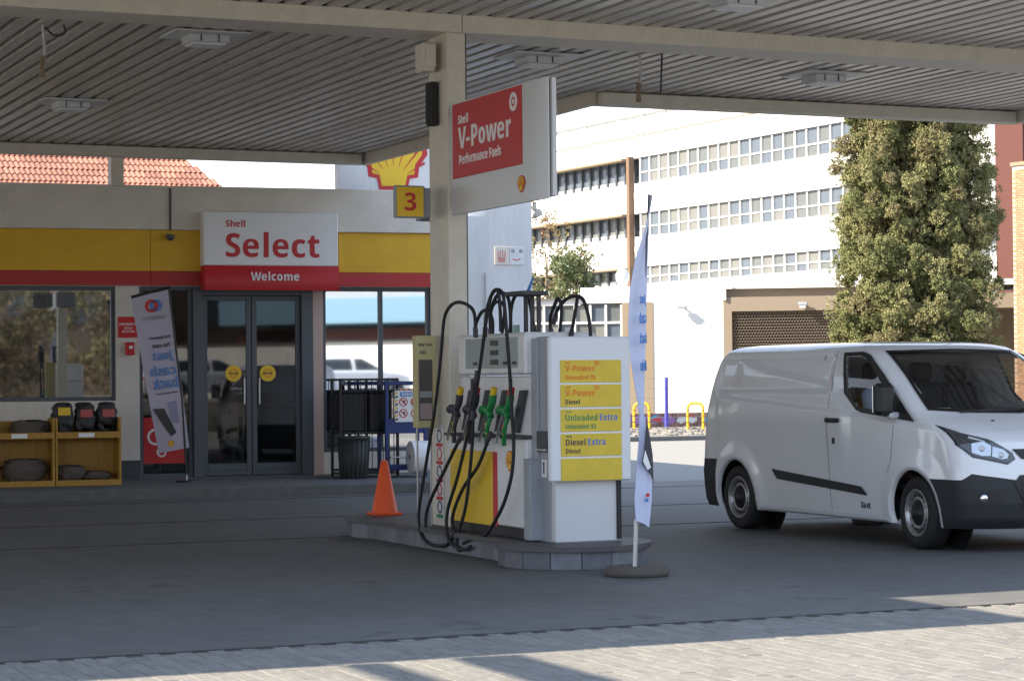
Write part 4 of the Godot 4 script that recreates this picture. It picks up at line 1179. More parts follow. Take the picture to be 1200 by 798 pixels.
	var stp := thing("safety_sticker", "white strip of red and black round symbols down the column", "sticker", Vector3(8.1, 0.72, -20.1))
	bp(stp, "strip", Vector3(-0.002, 0, 0), Vector3(0.006, 0.9, 0.2), mats["white_paint"], 0.001)
	for k in 5:
		ring(stp, "symbol", 0.045, 0.062, 0.003, mats["red"] if k % 2 else mats["text_dark"], Vector3(-0.005, 0.34 - 0.17 * k, 0), R)
		bp(stp, "red_bar", Vector3(-0.006, 0.255 - 0.17 * k, 0), Vector3(0.004, 0.035, 0.16), mats["red"] if k < 4 else mats["text_green"], 0)

# ---------------------------------------------------------------- street beyond
func leaf_mesh(sd: int, n: int, size: float) -> ArrayMesh:
	# a sprig: small folded leaf faces around a point
	var rng := RandomNumberGenerator.new()
	rng.seed = sd
	var b := MB.new()
	for i in n:
		var d := Vector3(rng.randfn(), rng.randfn() * 0.8 + 0.3, rng.randfn()).normalized()
		var s := d.cross(Vector3(rng.randfn(), rng.randfn(), rng.randfn())).normalized()
		var o := d * size * rng.randf_range(0.05, 0.4)
		var l := size * rng.randf_range(0.5, 0.9)
		var w := size * rng.randf_range(0.16, 0.26)
		var up := d.cross(s) * w * 0.35
		b.tri(o, o + d * l * 0.5 + s * w + up, o + d * l)
		b.tri(o, o + d * l, o + d * l * 0.5 - s * w + up)
	return b.done()

func crown(parent: Node, lobes: Array, per: int, leaf: ArrayMesh, cols: Array, sd: int, m: Material):
	var rng := RandomNumberGenerator.new()
	rng.seed = sd
	var mm := MultiMesh.new()
	mm.transform_format = MultiMesh.TRANSFORM_3D
	mm.use_colors = true
	mm.mesh = leaf
	mm.instance_count = lobes.size() * per
	var i := 0
	for L in lobes:
		var base: Color = cols[rng.randi() % cols.size()]
		for k in per:
			var d := Vector3(rng.randfn(), rng.randfn(), rng.randfn()).normalized()
			var r: float = L[1] * pow(rng.randf(), 0.5) * 1.5
			var p: Vector3 = L[0] + d * r * Vector3(1.05, 1.0, 1.05)
			var s := rng.randf_range(0.7, 1.35)
			mm.set_instance_transform(i, Transform3D(Basis.from_euler(Vector3(rng.randf() * TAU, rng.randf() * TAU, rng.randf() * TAU)).scaled(Vector3(s, s, s)), p))
			var v := rng.randf_range(0.75, 1.25)
			mm.set_instance_color(i, Color(base.r * v, base.g * v, base.b * v * 0.95))
			i += 1
	var o := MultiMeshInstance3D.new()
	o.name = "crown"
	o.multimesh = mm
	o.material_override = m
	o.set_meta("kind", "stuff")
	parent.add_child(o)

func limb(b: MB, p: Vector3, d: Vector3, l: float, r: float, depth: int, rng: RandomNumberGenerator, tips: Array):
	var pts := [p]
	var q := p
	var dd := d
	for i in 4:
		dd = (dd + Vector3(rng.randfn(), rng.randfn() * 0.5 + 0.15, rng.randfn()) * 0.16).normalized()
		q += dd * l / 4
		pts.append(q)
	b.tube(pts, r, 6, r * 0.55)
	if depth == 0:
		tips.append(q)
		return
	for k in 3:
		limb(b, pts[2 + (k % 3)], (dd + Vector3(rng.randfn(), rng.randf() * 0.5, rng.randfn()) * 0.8).normalized(), l * 0.62, r * 0.5, depth - 1, rng, tips)

func foliage_mat() -> StandardMaterial3D:
	var m := mat("foliage", Color.WHITE, 0.75)
	m.vertex_color_use_as_albedo = true
	m.backlight_enabled = true
	m.backlight = Color(0.35, 0.35, 0.3)
	return m

func conifer(pos: Vector3):
	var t := thing("evergreen_tree", "dense yellow-green evergreen tree beside the brick building", "tree", pos)
	var rng := RandomNumberGenerator.new()
	rng.seed = 41
	var b := MB.new()
	b.tube(smooth_pts([Vector3(0, 0, 0), Vector3(0.1, 2.5, 0), Vector3(-0.1, 6, 0.1), Vector3(0, 10.6, 0)]), 0.26, 8, 0.05)
	var lobes := []
	var nz := FastNoiseLite.new()
	nz.seed = 5; nz.frequency = 0.55
	for i in 1500:
		var y := 0.8 + 10.4 * pow(rng.randf(), 1.05)
		var R := tab([0.8, 2.0, 4.0, 6.5, 9.0, 11.4], [2.2, 2.45, 2.4, 2.25, 1.9, 0.7], y)
		var a := rng.randf() * TAU
		var q := Vector3(cos(a) * 2.0, y, sin(a) * 2.0)
		var rr := R * sqrt(rng.randf_range(0.08, 1.0)) * (0.9 + 0.3 * nz.get_noise_3dv(q)) + rng.randfn() * 0.05
		lobes.append([Vector3(cos(a) * rr, y, sin(a) * rr), rng.randf_range(0.1, 0.28)])
		if i % 7 == 0:
			b.tube(smooth_pts([Vector3(0, maxf(y - 0.9, 0.6), 0), Vector3(cos(a) * rr * 0.5, y - 0.4, sin(a) * rr * 0.5), Vector3(cos(a) * rr * 1.08, y + 0.1, sin(a) * rr * 1.08)], 3), 0.05, 5, 0.01)
	part(t, "trunk", b.done(), mat("bark", lin(0.2, 0.155, 0.11), 0.95))
	crown(t, lobes, 75, leaf_mesh(2, 14, 0.075), [Color(0.2, 0.205, 0.085), Color(0.25, 0.24, 0.11), Color(0.16, 0.175, 0.07), Color(0.23, 0.2, 0.1)], 8, foliage_mat())

func bush(n: String, lab: String, pos: Vector3, w: float, h: float, cols: Array, sd: int, y0 := 0.0, count := 60, leafy := 40):
	var t := thing(n, lab, "shrub" if y0 == 0.0 else "tree", pos)
	var rng := RandomNumberGenerator.new()
	rng.seed = sd
	var b := MB.new()
	var lobes := []
	for i in count:
		var a := rng.randf() * TAU
		var v := rng.randf()
		var rr := w * 0.5 * sqrt(rng.randf()) * (0.6 + 0.4 * sin(PI * clampf(v, 0.1, 0.95)))
		var p := Vector3(cos(a) * rr, y0 + (h - y0) * v, sin(a) * rr)
		lobes.append([p, rng.randf_range(0.2, 0.42) * w / 3.0])
		if i % 4 == 0: b.tube(smooth_pts([Vector3(0, 0, 0), Vector3(p.x * 0.3, p.y * 0.5, p.z * 0.3), p], 3), 0.05, 5, 0.012)
	b.tube([Vector3(0, 0, 0), Vector3(0.05, h * 0.5, 0), Vector3(0, h * 0.8, 0)], 0.1, 6, 0.03)
	part(t, "trunk", b.done(), mat("bark", lin(0.2, 0.155, 0.11), 0.95))
	crown(t, lobes, leafy, leaf_mesh(sd, 9, 0.12 * w / 3.0), cols, sd + 1, foliage_mat())

func far_side():
	var rng := RandomNumberGenerator.new()
	rng.seed = 19
	# long white office block, its face running away from the viewer
	var f := thing("office_building", "long white office block with three rows of windows and brick pilaster", "building", Vector3(62.6, 0, -123.1), deg_to_rad(-86))
	var W: StandardMaterial3D = mats["wall_white"]
	var bands := [[0.0, 7.3], [8.33, 10.18], [11.6, 13.45], [15.0, 16.3]]
	for q in bands: wall_box(f, "spandrel", -30.0, 34.0, q[0], q[1], W, -8.0, 0.0, 0.02)
	wall_box(f, "core", -29.5, 33.5, 0.1, 16.2, mats["grey_panel"], -8.0, -0.6)
	wall_box(f, "pilaster", -0.45, -0.12, 0.0, 15.1, mat("pilaster_brick", lin(0.25, 0.16, 0.105), 0.9, 0.0, texs["fine"], 0.6), 0.0, 0.35)
	wall_box(f, "roof_edge", -30.5, 34.5, 17.9, 18.15, W, -9.0, -1.2, 0.02)
	for i in 40: wall_box(f, "cladding_sheet", -30.0 + 1.2 * i, -28.82 + 1.2 * i, 16.3, 17.9, mats["white_paint"], -1.9, -1.5 + 0.04 * (i % 2), 0.03)
	wall_box(f, "gutter", -30.0, 34.0, 16.31, 16.38, mats["tan_brick"], -0.05, 0.04)
	var pm := [mat("pane_blue", lin(0.1, 0.12, 0.15), 0.1), mat("pane_grey", lin(0.12, 0.13, 0.13), 0.12), mat("pane_blind", lin(0.17, 0.17, 0.16), 0.3), mat("pane_dark", lin(0.07, 0.08, 0.09), 0.12)]
	for row in 3:
		var y0: float = [7.3, 10.18, 13.45][row]
		var y1: float = [8.33, 11.6, 15.0][row]
		var ym := y0 + (y1 - y0) * 0.42
		for i in 23:
			var x := 0.45 + 1.09 * i
			var wn := Node3D.new()
			wn.name = "window"
			f.add_child(wn, true)
			wall_box(wn, "fin", x - 0.06, x + 0.06, y0, y1, W, -0.4, -0.1)
			wall_box(wn, "transom", x + 0.06, x + 1.03, ym - 0.04, ym + 0.04, W, -0.3, -0.13)
			wall_box(wn, "pane", x + 0.06, x + 1.03, y0, ym - 0.04, pm[rng.randi() % 3], -0.3, -0.19)
			wall_box(wn, "pane", x + 0.06, x + 1.03, ym + 0.04, y1, pm[rng.randi() % 3], -0.3, -0.19)
		for i in 24:
			var x := -1.55 - 1.09 * i
			var wn := Node3D.new()
			wn.name = "window"
			f.add_child(wn, true)
			wall_box(wn, "mullion", x + 0.82, x + 1.0, y0, y1, mats["frame"], -0.55, -0.3)
			wall_box(wn, "pane", x - 0.09, x + 0.82, y0 + 0.3, y1, pm[0] if row == 2 else pm[rng.randi() % 4], -0.58, -0.46)
			wall_box(wn, "sill_panel", x - 0.09, x + 0.82, y0, y0 + 0.3, W, -0.58, -0.42)
		wall_box(f, "shade_ledge", -30.0, -0.56, y1 - 0.12, y1, mats["tan_brick"], -0.02, 0.6)
	for row in 3:
		for i in 5:
			bp(f, "wall_vent", Vector3(-8.0 + 8.0 * i, [9.4, 12.7, 15.7][row], 0.02), Vector3(0.4, 0.4, 0.05), mats["mortar"], 0.02)
	# low annex in front of it
	var L := thing("low_annex", "low white annex with small-paned windows and a mesh-screened opening", "building", Vector3(36.83, 0, -71.22), deg_to_rad(-35))
	wall_box(L, "parapet", -2.55, 2.55, 4.25, 4.82, W, -6.0, 0.0, 0.02)
	wall_box(L, "wall", -8.0, -1.05, 0.0, 2.95, W, -6.0, -0.02)
	wall_box(L, "wall", -8.0, -2.55, 4.2, 4.4, W, -6.0, -0.02)
	wall_box(L, "roof", -8.0, -2.55, 4.4, 4.45, mats["kerb"], -6.0, 0.1)
	wall_box(L, "pier", -1.05, 0.05, 0.0, 4.25, mats["tan_brick"], -6.0, 0.03)
	wall_box(L, "wall", 0.05, 2.55, 0.0, 4.25, W, -6.0, 0.0)
	var win := Node3D.new()
	win.name = "window"
	L.add_child(win)
	for i in 8: wall_box(win, "mullion", -5.05 + 0.56 * i, -4.97 + 0.56 * i, 2.95, 4.2, mats["white_paint"], -0.2, -0.04)
	wall_box(win, "transom", -5.05, -1.06, 3.53, 3.61, mats["white_paint"], -0.19, -0.05)
	for i in 7:
		for k in 2: wall_box(win, "pane", -4.97 + 0.56 * i, -4.49 + 0.56 * i, 2.95 + 0.66 * k, 3.53 + 0.67 * k, pm[(i + k) % 3], -0.16, -0.12)
	var conc := mat("render_tan", lin(0.4, 0.32, 0.24), 0.9, 0.0, texs["grain"], 0.6)
	wall_box(L, "screen_frame", 2.552, 2.85, 0.0, 4.4, conc, -2.0, 0.06)
	wall_box(L, "screen_frame", 2.85, 14.0, 3.9, 4.4, conc, -2.0, 0.06)
	wall_box(L, "upper_wall", 2.552, 14.0, 4.7, 4.9, W, -6.0, -0.1)
	wall_box(L, "slot", 2.552, 10.0, 4.4, 4.7, conc, -6.0, -0.3)
	wall_box(L, "pipe", 2.57, 2.66, 4.3, 5.0, mats["white_paint"], 0.06, 0.15)
	wall_box(L, "inner_wall", 2.85, 14.0, 0.0, 4.4, conc, -5.0, -4.5)
	wall_box(L, "inner_wall", 2.552, 2.85, 0.0, 4.4, conc, -5.0, -2.0)
	wall_box(L, "inner_ceiling", 2.85, 14.0, 3.95, 4.4, conc, -4.5, -2.0)
	var b := MB.new()
	for r in 36:
		var y := 3.84 - 0.1 * r
		for k in 50:
			var x := 2.9 + 0.1 * k + (0.05 if r % 2 else 0.0)
			b.box(Vector3(x, y, -0.1), Vector3(0.062, 0.022, 0.1))
			b.box(Vector3(x + 0.04, y + 0.045, -0.12), Vector3(0.018, 0.08, 0.03))
	var scr := part(L, "mesh_screen", b.done(), mat("screen_tan", lin(0.24, 0.19, 0.15), 0.8))
	scr.set_meta("kind", "stuff")
	for q in [[1.12, 4.15, "small box lamp on the blank white annex wall"], [5.35, 4.2, "small box lamp above the mesh screen"]]:
		var lm := thing("wall_lamp", q[2], "wall lamp", Vector3(36.83, q[1] - 0.1, -71.22) + Basis(Vector3.UP, deg_to_rad(-35)) * Vector3(q[0], 0, 0.06), deg_to_rad(-35), "lamps on the annex")
		bp(lm, "arm", Vector3(0, 0.05, 0.06), Vector3(0.06, 0.06, 0.12), mats["grey_panel"], 0.006)
		bp(lm, "lamp_case", Vector3(0, 0.02, 0.2), Vector3(0.32, 0.12, 0.18), mats["grey_panel"], 0.02)
		bp(lm, "lamp_glass", Vector3(0, -0.08, 0.2), Vector3(0.22, 0.1, 0.14), mats["white"], 0.02)
	# urn-shaped pot on the annex roof
	var pot := thing("roof_pot", "pale rounded pot standing on the annex roof", "pot", Vector3(36.83, 4.82, -71.22) + Basis(Vector3.UP, deg_to_rad(-35)) * Vector3(-1.1, 0, -0.5))
	b = MB.new(true)
	b.lathe([Vector2(0.001, 0), Vector2(0.14, 0.01), Vector2(0.24, 0.3), Vector2(0.24, 0.5), Vector2(0.14, 0.66), Vector2(0.001, 0.7)], 16)
	part(pot, "bowl", b.done(), W)
	# fence, graffiti wall, hoops
	var fe := thing("wire_fence", "wire fence with blue posts along the far verge", "fence", Vector3(0, 0.11, -60.2))
	for i in 9: bp(fe, "post", Vector3(24.4 + 3.6 * i, 0.75, 0), Vector3(0.09, 1.5, 0.09), mat("post_blue", lin(0.1, 0.1, 0.5), 0.6), 0.01)
	b = MB.new()
	for k in 5: b.cyl(Vector3(20, 0.3 + 0.29 * k, 0), Vector3(54, 0.3 + 0.29 * k, 0), 0.006, 0.006, 4)
	for k in 260: b.cyl(Vector3(20 + 0.13 * k, 0.25, 0.0), Vector3(20 + 0.13 * k, 1.46, 0.0), 0.002, 0.002, 3)
	part(fe, "wire_mesh", b.done(), mats["steel"]).set_meta("kind", "stuff")
	var gw := thing("graffiti_wall", "low pinkish wall covered in blue and red graffiti", "wall", Vector3(37, 0.11, -60.6))
	bp(gw, "wall_body", Vector3(0, 0.21, 0), Vector3(34, 0.42, 0.2), mat("pink_wall", lin(0.5, 0.33, 0.3), 0.9, 0.0, texs["dirt"], 0.8), 0.01)
	for k in 60:
		var pts := PackedVector2Array()
		var cx := -14.0 + rng.randf() * 14.0
		for j in 7: pts.append(Vector2(cx, 0.22) + Vector2.from_angle(TAU * j / 7) * Vector2(rng.randf_range(0.08, 0.24), rng.randf_range(0.05, 0.16)))
		b = MB.new()
		b.ext(pts, 0.1, 0.103 + 0.0004 * k)
		part(gw, "paint_patch", b.done(), [mat("spray_blue", lin(0.1, 0.35, 0.6), 0.8), mat("spray_pale", lin(0.6, 0.65, 0.7), 0.8), mat("spray_red", lin(0.5, 0.08, 0.08), 0.8), mat("spray_violet", lin(0.3, 0.18, 0.45), 0.8)][rng.randi() % 4])
	for q in [[30.96, -57.2, "yellow hoop barrier with orange collar on the verge"], [30.02, -58.75, "yellow hoop barrier partly behind the flag banner"]]:
		var hp := thing("hoop_barrier", q[2], "barrier", Vector3(q[0], 0.11, q[1]), deg_to_rad(-24), "yellow hoops on the verge")
		b = MB.new(true)
		b.tube(smooth_pts([Vector3(-0.22, 0, 0), Vector3(-0.22, 0.56, 0), Vector3(-0.19, 0.68, 0), Vector3(-0.1, 0.74, 0), Vector3(0.1, 0.74, 0), Vector3(0.19, 0.68, 0), Vector3(0.22, 0.56, 0), Vector3(0.22, 0, 0)]), 0.038, 10)
		part(hp, "hoop", b.done(), mat("hoop_yellow", lin(0.8, 0.5, 0.02), 0.5))
		for s in [-1, 1]:
			for k in 3: bp(hp, "band", Vector3(0.22 * s, 0.2 + 0.17 * k, 0), Vector3(0.084, 0.022, 0.084), mats["text_dark"] if k != 1 or s < 0 else mats["orange"], 0.004)
	conifer(Vector3(35.3, 0.1, -52.4))
	bush("broad_shrub", "green leafy shrub behind the annex", Vector3(37.2, 0.1, -79.7), 4.2, 6.1, [Color(0.1, 0.13, 0.05), Color(0.13, 0.14, 0.06)], 51)
	bush("autumn_tree", "thin tree with reddish autumn leaves beside the white tower", Vector3(38.5, 0.1, -83.8), 3.8, 8.3, [Color(0.28, 0.14, 0.06), Color(0.2, 0.16, 0.06), Color(0.3, 0.2, 0.1)], 61, 3.6, 30, 14)
	# brick buildings at the right edge
	var bb := thing("brick_building", "pale orange brick building with yellow sign at the street corner", "building", Vector3(45.5, 0, -61.6), deg_to_rad(-80))
	wall_box(bb, "wall", -0.2, 14.0, 0.0, 8.5, mats["mortar"], -8.0, 0.0)
	wall_box(bb, "coping", -0.25, 14.0, 8.5, 8.62, mats["tan_brick"], -8.0, 0.05)
	b = MB.new()
	b.box(Vector3.ZERO, Vector3(0.215, 0.068, 0.03), 0.004)
	var mm := MultiMesh.new()
	mm.transform_format = MultiMesh.TRANSFORM_3D
	mm.use_colors = true
	mm.mesh = b.done()
	var cols := 24
	var rows := 104
	mm.instance_count = cols * rows
	for r in rows:
		for k in cols:
			mm.set_instance_transform(r * cols + k, Transform3D(Basis.IDENTITY, Vector3(-0.08 + 0.226 * k + (0.113 if r % 2 else 0.0), 0.05 + 0.0805 * r, 0.004)))
			var v := rng.randf_range(0.8, 1.15)
			mm.set_instance_color(r * cols + k, Color(0.4 * v, 0.23 * v, 0.135 * v))
	var bm := MultiMeshInstance3D.new()
	bm.name = "bricks"
	bm.multimesh = mm
	var bmat := mat("brick_many", Color.WHITE, 0.9)
	bmat.vertex_color_use_as_albedo = true
	bm.material_override = bmat
	bm.set_meta("kind", "stuff")
	bb.add_child(bm)
	bp(bb, "yellow_sign", Vector3(1.55, 6.9, 0.08), Vector3(1.0, 1.1, 0.1), mats["yellow_vinyl"], 0.01)
	var b2 := thing("dark_brick_building", "taller dark red brick block behind the pale brick building", "building", Vector3(56.0, 0, -72.0), deg_to_rad(-4))
	wall_box(b2, "wall", -2.4, 16.0, 0.0, 15.0, mats["brick_dark"], -2.0, 0.0)
	for i in 3: wall_box(b2, "ledge", -2.5, 16.0, 5.0 + 3.4 * i, 5.2 + 3.4 * i, mats["wall_white"], 0.0, 0.2)
	for i in 4:
		for k in 3: wall_box(b2, "window", -1.6 + 3.0 * i, 0.2 + 3.0 * i, 2.4 + 3.4 * k, 4.0 + 3.4 * k, mats["pane_dark"], 0.0, 0.02)
	# tiled roof seen over the shop
	var h := thing("tiled_house", "house with sunlit terracotta tiled roof behind the shop", "building", Vector3(13.75, 0, -44.0))
	wall_box(h, "wall", -16.0, -0.4, 0.0, 4.9, mats["plaster"], -8.0, -0.5)
	var tb := MB.new()
	var ang := deg_to_rad(26)
	var prev := Vector2.ZERO
	for i in 19:
		var x := 0.33 * i / 18.0
		var y := 0.028 * absf(sin(PI * 3.0 * x / 0.33))
		var cur := Vector2(x, y)
		if i > 0:
			var a0 := Vector3(prev.x, prev.y + 0.02, 0); var a1 := Vector3(cur.x, cur.y + 0.02, 0)
			var c0 := Vector3(prev.x, prev.y, -0.42); var c1 := Vector3(cur.x, cur.y, -0.42)
			tb.oquad(a0, a1, c1, c0, Vector3(0, 1, 0))
			tb.oquad(a0, a1, a1 - Vector3(0, 0.02, 0), a0 - Vector3(0, 0.02, 0), Vector3(0, 0, 1))
			tb.oquad(a0 - Vector3(0, 0.02, 0), a1 - Vector3(0, 0.02, 0), c1 - Vector3(0, 0.015, 0), c0 - Vector3(0, 0.015, 0), Vector3(0, -1, 0))
		prev = cur
	var tmesh := tb.done()
	var tms := []
	for k in 5:
		var v := 0.8 + 0.11 * k
		tms.append(mat("clay%d" % k, lin(0.42 * v, 0.175 * v, 0.115 * v), 0.85, 0.0, texs["fine"], 1.5))
	var roof := Node3D.new()
	roof.name = "roof"
	h.add_child(roof)
	for r in 11:
		var up := 0.36 * r
		for k in 27:
			var x := -0.33 * (k + 1) + 0.32 - 0.09 * r + (0.0 if r % 2 else 0.04)
			part(roof, "tile", tmesh, tms[rng.randi() % 5], Vector3(x, 4.75 + up * sin(ang), -up * cos(ang)), Vector3(ang, 0, 0))
	var pl := MB.new()
	pl.quad(Vector3(-16, 4.7, 0), Vector3(0.3, 4.7, 0), Vector3(-0.7, 4.7 + 4.3 * sin(ang), -4.3 * cos(ang)), Vector3(-16, 4.7 + 4.3 * sin(ang), -4.3 * cos(ang)))
	pl.quad(Vector3(0.3, 4.7, 0), Vector3(0.3, 4.7, -8.0), Vector3(-0.7, 4.7 + 4.3 * sin(ang), -4.3 * cos(ang)), Vector3(-0.7, 4.7 + 4.3 * sin(ang), -4.3 * cos(ang)))
	part(roof, "roof_underlay", pl.done(), mats["brick_dark"], Vector3(0, -0.03, 0))

# ---------------------------------------------------------------- vehicles
var VT := {}

func vtab(k: String, y: float) -> float:
	return tab(VT["y"], VT[k], y)

func v_disp(z: float, y: float) -> float:
	var d := 0.0
	for za in VT["axles"]:
		var r := Vector2(z - za, y - 0.335).length()
		d += 0.022 * (1.0 - sst(0.42, 0.62, r)) * (1.0 if y < 1.0 else 0.0)
	if VT.has("creases"):
		for c in VT["creases"]:
			if z > c["z"][0] and z < c["z"][c["z"].size() - 1]:
				var yl := tab(c["z"], c["y"], z)
				var fade := sst(0.0, 0.25, z - c["z"][0]) * sst(0.0, 0.15, c["z"][c["z"].size() - 1] - z)
				d += c["d"] * fade * (1.0 - sst(-0.03, 0.03, y - yl)) * sst(-0.7, -0.1, y - yl)
		# long shallow recess of the load-space panel
		var box: Array = VT["recess"]
		var q := sst(box[0], box[0] + 0.06, z) * (1.0 - sst(box[1] - 0.06, box[1], z)) * sst(box[2], box[2] + 0.05, y) * (1.0 - sst(box[3] - 0.03, box[3], y))
		d -= 0.022 * q
	return d

func v_side(z: float, y: float) -> float:
	var W := vtab("W", y)
	var zc := vtab("zf", y) - vtab("s", y)
	var zr := vtab("zr", y) + vtab("sr", y)
	var x := W
	if z > zc: x = W * pow(maxf(0.0, 1.0 - pow((z - zc) / vtab("s", y), 2.0)), 1.0 / 2.6)
	elif z < zr: x = W * pow(maxf(0.0, 1.0 - pow((zr - z) / vtab("sr", y), 2.0)), 1.0 / 2.6)
	return x + v_disp(z, y)

func v_front(x: float, y: float) -> float:
	var W := vtab("W", y)
	var s := vtab("s", y)
	return vtab("zf", y) - s + s * sqrt(maxf(0.0, 1.0 - pow(minf(absf(x) / W, 1.0), 2.6)))

# patch of the body surface: kind "side" takes (z, y), "front" takes (x, y)
func v_patch(poly: PackedVector2Array, kind: String, sg: float, off: float, hole := PackedVector2Array(), cell := 0.06) -> ArrayMesh:
	var b := MB.new(true)
	var r := Rect2(poly[0], Vector2.ZERO)
	for p in poly: r = r.expand(p)
	var nx := int(r.size.x / cell) + 1
	var ny := int(r.size.y / cell) + 1
	for i in nx:
		for k in ny:
			var c := r.position + Vector2(i * cell, k * cell)
			var sq := PackedVector2Array([c, c + Vector2(cell, 0), c + Vector2(cell, cell), c + Vector2(0, cell)])
			for pc in Geometry2D.intersect_polygons(sq, poly):
				var list := [pc]
				if hole.size() > 2: list = Geometry2D.clip_polygons(pc, hole)
				for q in list:
					var ids := Geometry2D.triangulate_polygon(q)
					for t in range(0, ids.size(), 3):
						var v := []
						for j in 3:
							var u: Vector2 = q[ids[t + j]]
							if kind == "side": v.append(Vector3(sg * (v_side(u.x, u.y) + off), u.y + (off * 0.8 if u.y > 1.0 else 0.0), u.x))
							else: v.append(Vector3(u.x, u.y + off * 0.5, v_front(u.x, u.y) + off))
						b.otri(v[0], v[1], v[2], Vector3(sg, 0.2, 0) if kind == "side" else Vector3(0, 0.6, 1))
	return b.done()

func v_body(rows: Array, ns: int, cat: Callable) -> Dictionary:
	var out := {}
	var nf := 18
	var nr := 8
	for sg in [-1.0, 1.0]:
		var g := []
		for y in rows:
			var W := vtab("W", y); var zf := vtab("zf", y); var s := vtab("s", y); var zr := vtab("zr", y); var sr := vtab("sr", y)
			var line := []
			for i in nf:
				var a := PI * 0.5 * i / nf
				line.append(Vector3(W * pow(sin(a), 2.0 / 2.6), y, zf - s + s * cos(a)))
			for i in ns + 1:
				var z := lerpf(zf - s, zr + sr, float(i) / ns)
				line.append(Vector3(W + v_disp(z, y), y, z))
			for i in range(1, nr + 1):
				var a := PI * 0.5 * (1.0 - float(i) / nr)
				line.append(Vector3(W * pow(maxf(sin(a), 0.0), 2.0 / 2.6), y, zr + sr - sr * cos(a)))
			g.append(line)
		for r in rows.size() - 1:
			for i in g[r].size() - 1:
				var a: Vector3 = g[r][i]; var b: Vector3 = g[r][i + 1]; var c: Vector3 = g[r + 1][i + 1]; var d: Vector3 = g[r + 1][i]
				var m := (a + b + c + d) * 0.25
				var k: String = cat.call(m, sg)
				if k == "": continue
				if not out.has(k): out[k] = MB.new(true)
				var o := Vector3(sg * (m.x + 0.01), 0.6 if m.y > 0.95 else 0.0, 0.3 * (m.z + 1.6))
				if i < nf - 3: o = Vector3(0, 0.5, 1)
				elif i > nf + ns: o = Vector3(0, 0, -1)
				elif m.y < 1.8 and i > nf: o = Vector3(sg, 0, 0)
				out[k].oquad(Vector3(a.x * sg, a.y, a.z), Vector3(b.x * sg, b.y, b.z), Vector3(c.x * sg, c.y, c.z), Vector3(d.x * sg, d.y, d.z), o)
		# roof cap
		var top: Array = g[g.size() - 1]
		var cen := Vector3(0, top[0].y + 0.004, (top[0].z + top[top.size() - 1].z) * 0.5)
		for i in top.size() - 1:
			out["paint"].otri(cen, Vector3(top[i].x * sg, top[i].y, top[i].z), Vector3(top[i + 1].x * sg, top[i + 1].y, top[i + 1].z), Vector3.UP)
	return out

func wheel(parent: Node, pos: Vector3, sg: float, R: float, steer := 0.0):
	var w := Node3D.new()
	w.name = "wheel"
	parent.add_child(w, true)
	w.position = pos
	w.rotation.y = steer
	# axis along x, outer face towards sg
	var ax := Transform3D(Basis(Vector3(0, 0, 1), Vector3(sg, 0, 0), Vector3(0, 1, 0)) if sg > 0 else Basis(Vector3(0, 0, -1), Vector3(sg, 0, 0), Vector3(0, 1, 0)), Vector3.ZERO)
	var b := MB.new(true)
	b.xf = ax
	b.lathe([Vector2(R * 0.64, -0.1), Vector2(R * 0.9, -0.108), Vector2(R * 0.985, -0.09), Vector2(R, -0.05), Vector2(R, 0.05), Vector2(R * 0.985, 0.09), Vector2(R * 0.92, 0.107), Vector2(R * 0.78, 0.112), Vector2(R * 0.65, 0.1), Vector2(R * 0.62, 0.06)], 40)
	part(w, "tyre", b.done(), mats["rubber"])
	b = MB.new(true)
	b.xf = ax
	b.lathe([Vector2(R * 0.66, 0.098), Vector2(R * 0.64, 0.108), Vector2(R * 0.61, 0.104), Vector2(R * 0.57, 0.06), Vector2(R * 0.54, 0.045), Vector2(R * 0.5, 0.055), Vector2(R * 0.43, 0.09), Vector2(R * 0.38, 0.092), Vector2(R * 0.34, 0.07), Vector2(0.001, 0.06)], 40)
	part(w, "rim", b.done(), mat("wheel_silver", lin(0.42, 0.42, 0.42), 0.35, 0.7))
	b = MB.new(true)
	b.xf = ax
	b.lathe([Vector2(R * 0.36, 0.068), Vector2(R * 0.33, 0.096), Vector2(R * 0.2, 0.104), Vector2(R * 0.17, 0.125), Vector2(0.001, 0.128)], 28)
	part(w, "hub_cap", b.done(), mats["black"])
	b = MB.new()
	for k in 16:
		var a := TAU * k / 16
		b.xf = ax * Transform3D(Basis.IDENTITY, Vector3(cos(a) * R * 0.475, 0, sin(a) * R * 0.475))
		b.cyl(Vector3(0, 0.05, 0), Vector3(0, 0.082, 0), 0.016, 0.016, 8)
	part(w, "vent_holes", b.done(), mats["black"]).set_meta("kind", "stuff")

func inside(m: Vector3, poly: PackedVector2Array, zy: bool) -> bool:
	return Geometry2D.is_point_in_polygon(Vector2(m.z, m.y) if zy else Vector2(m.x, m.y), poly)

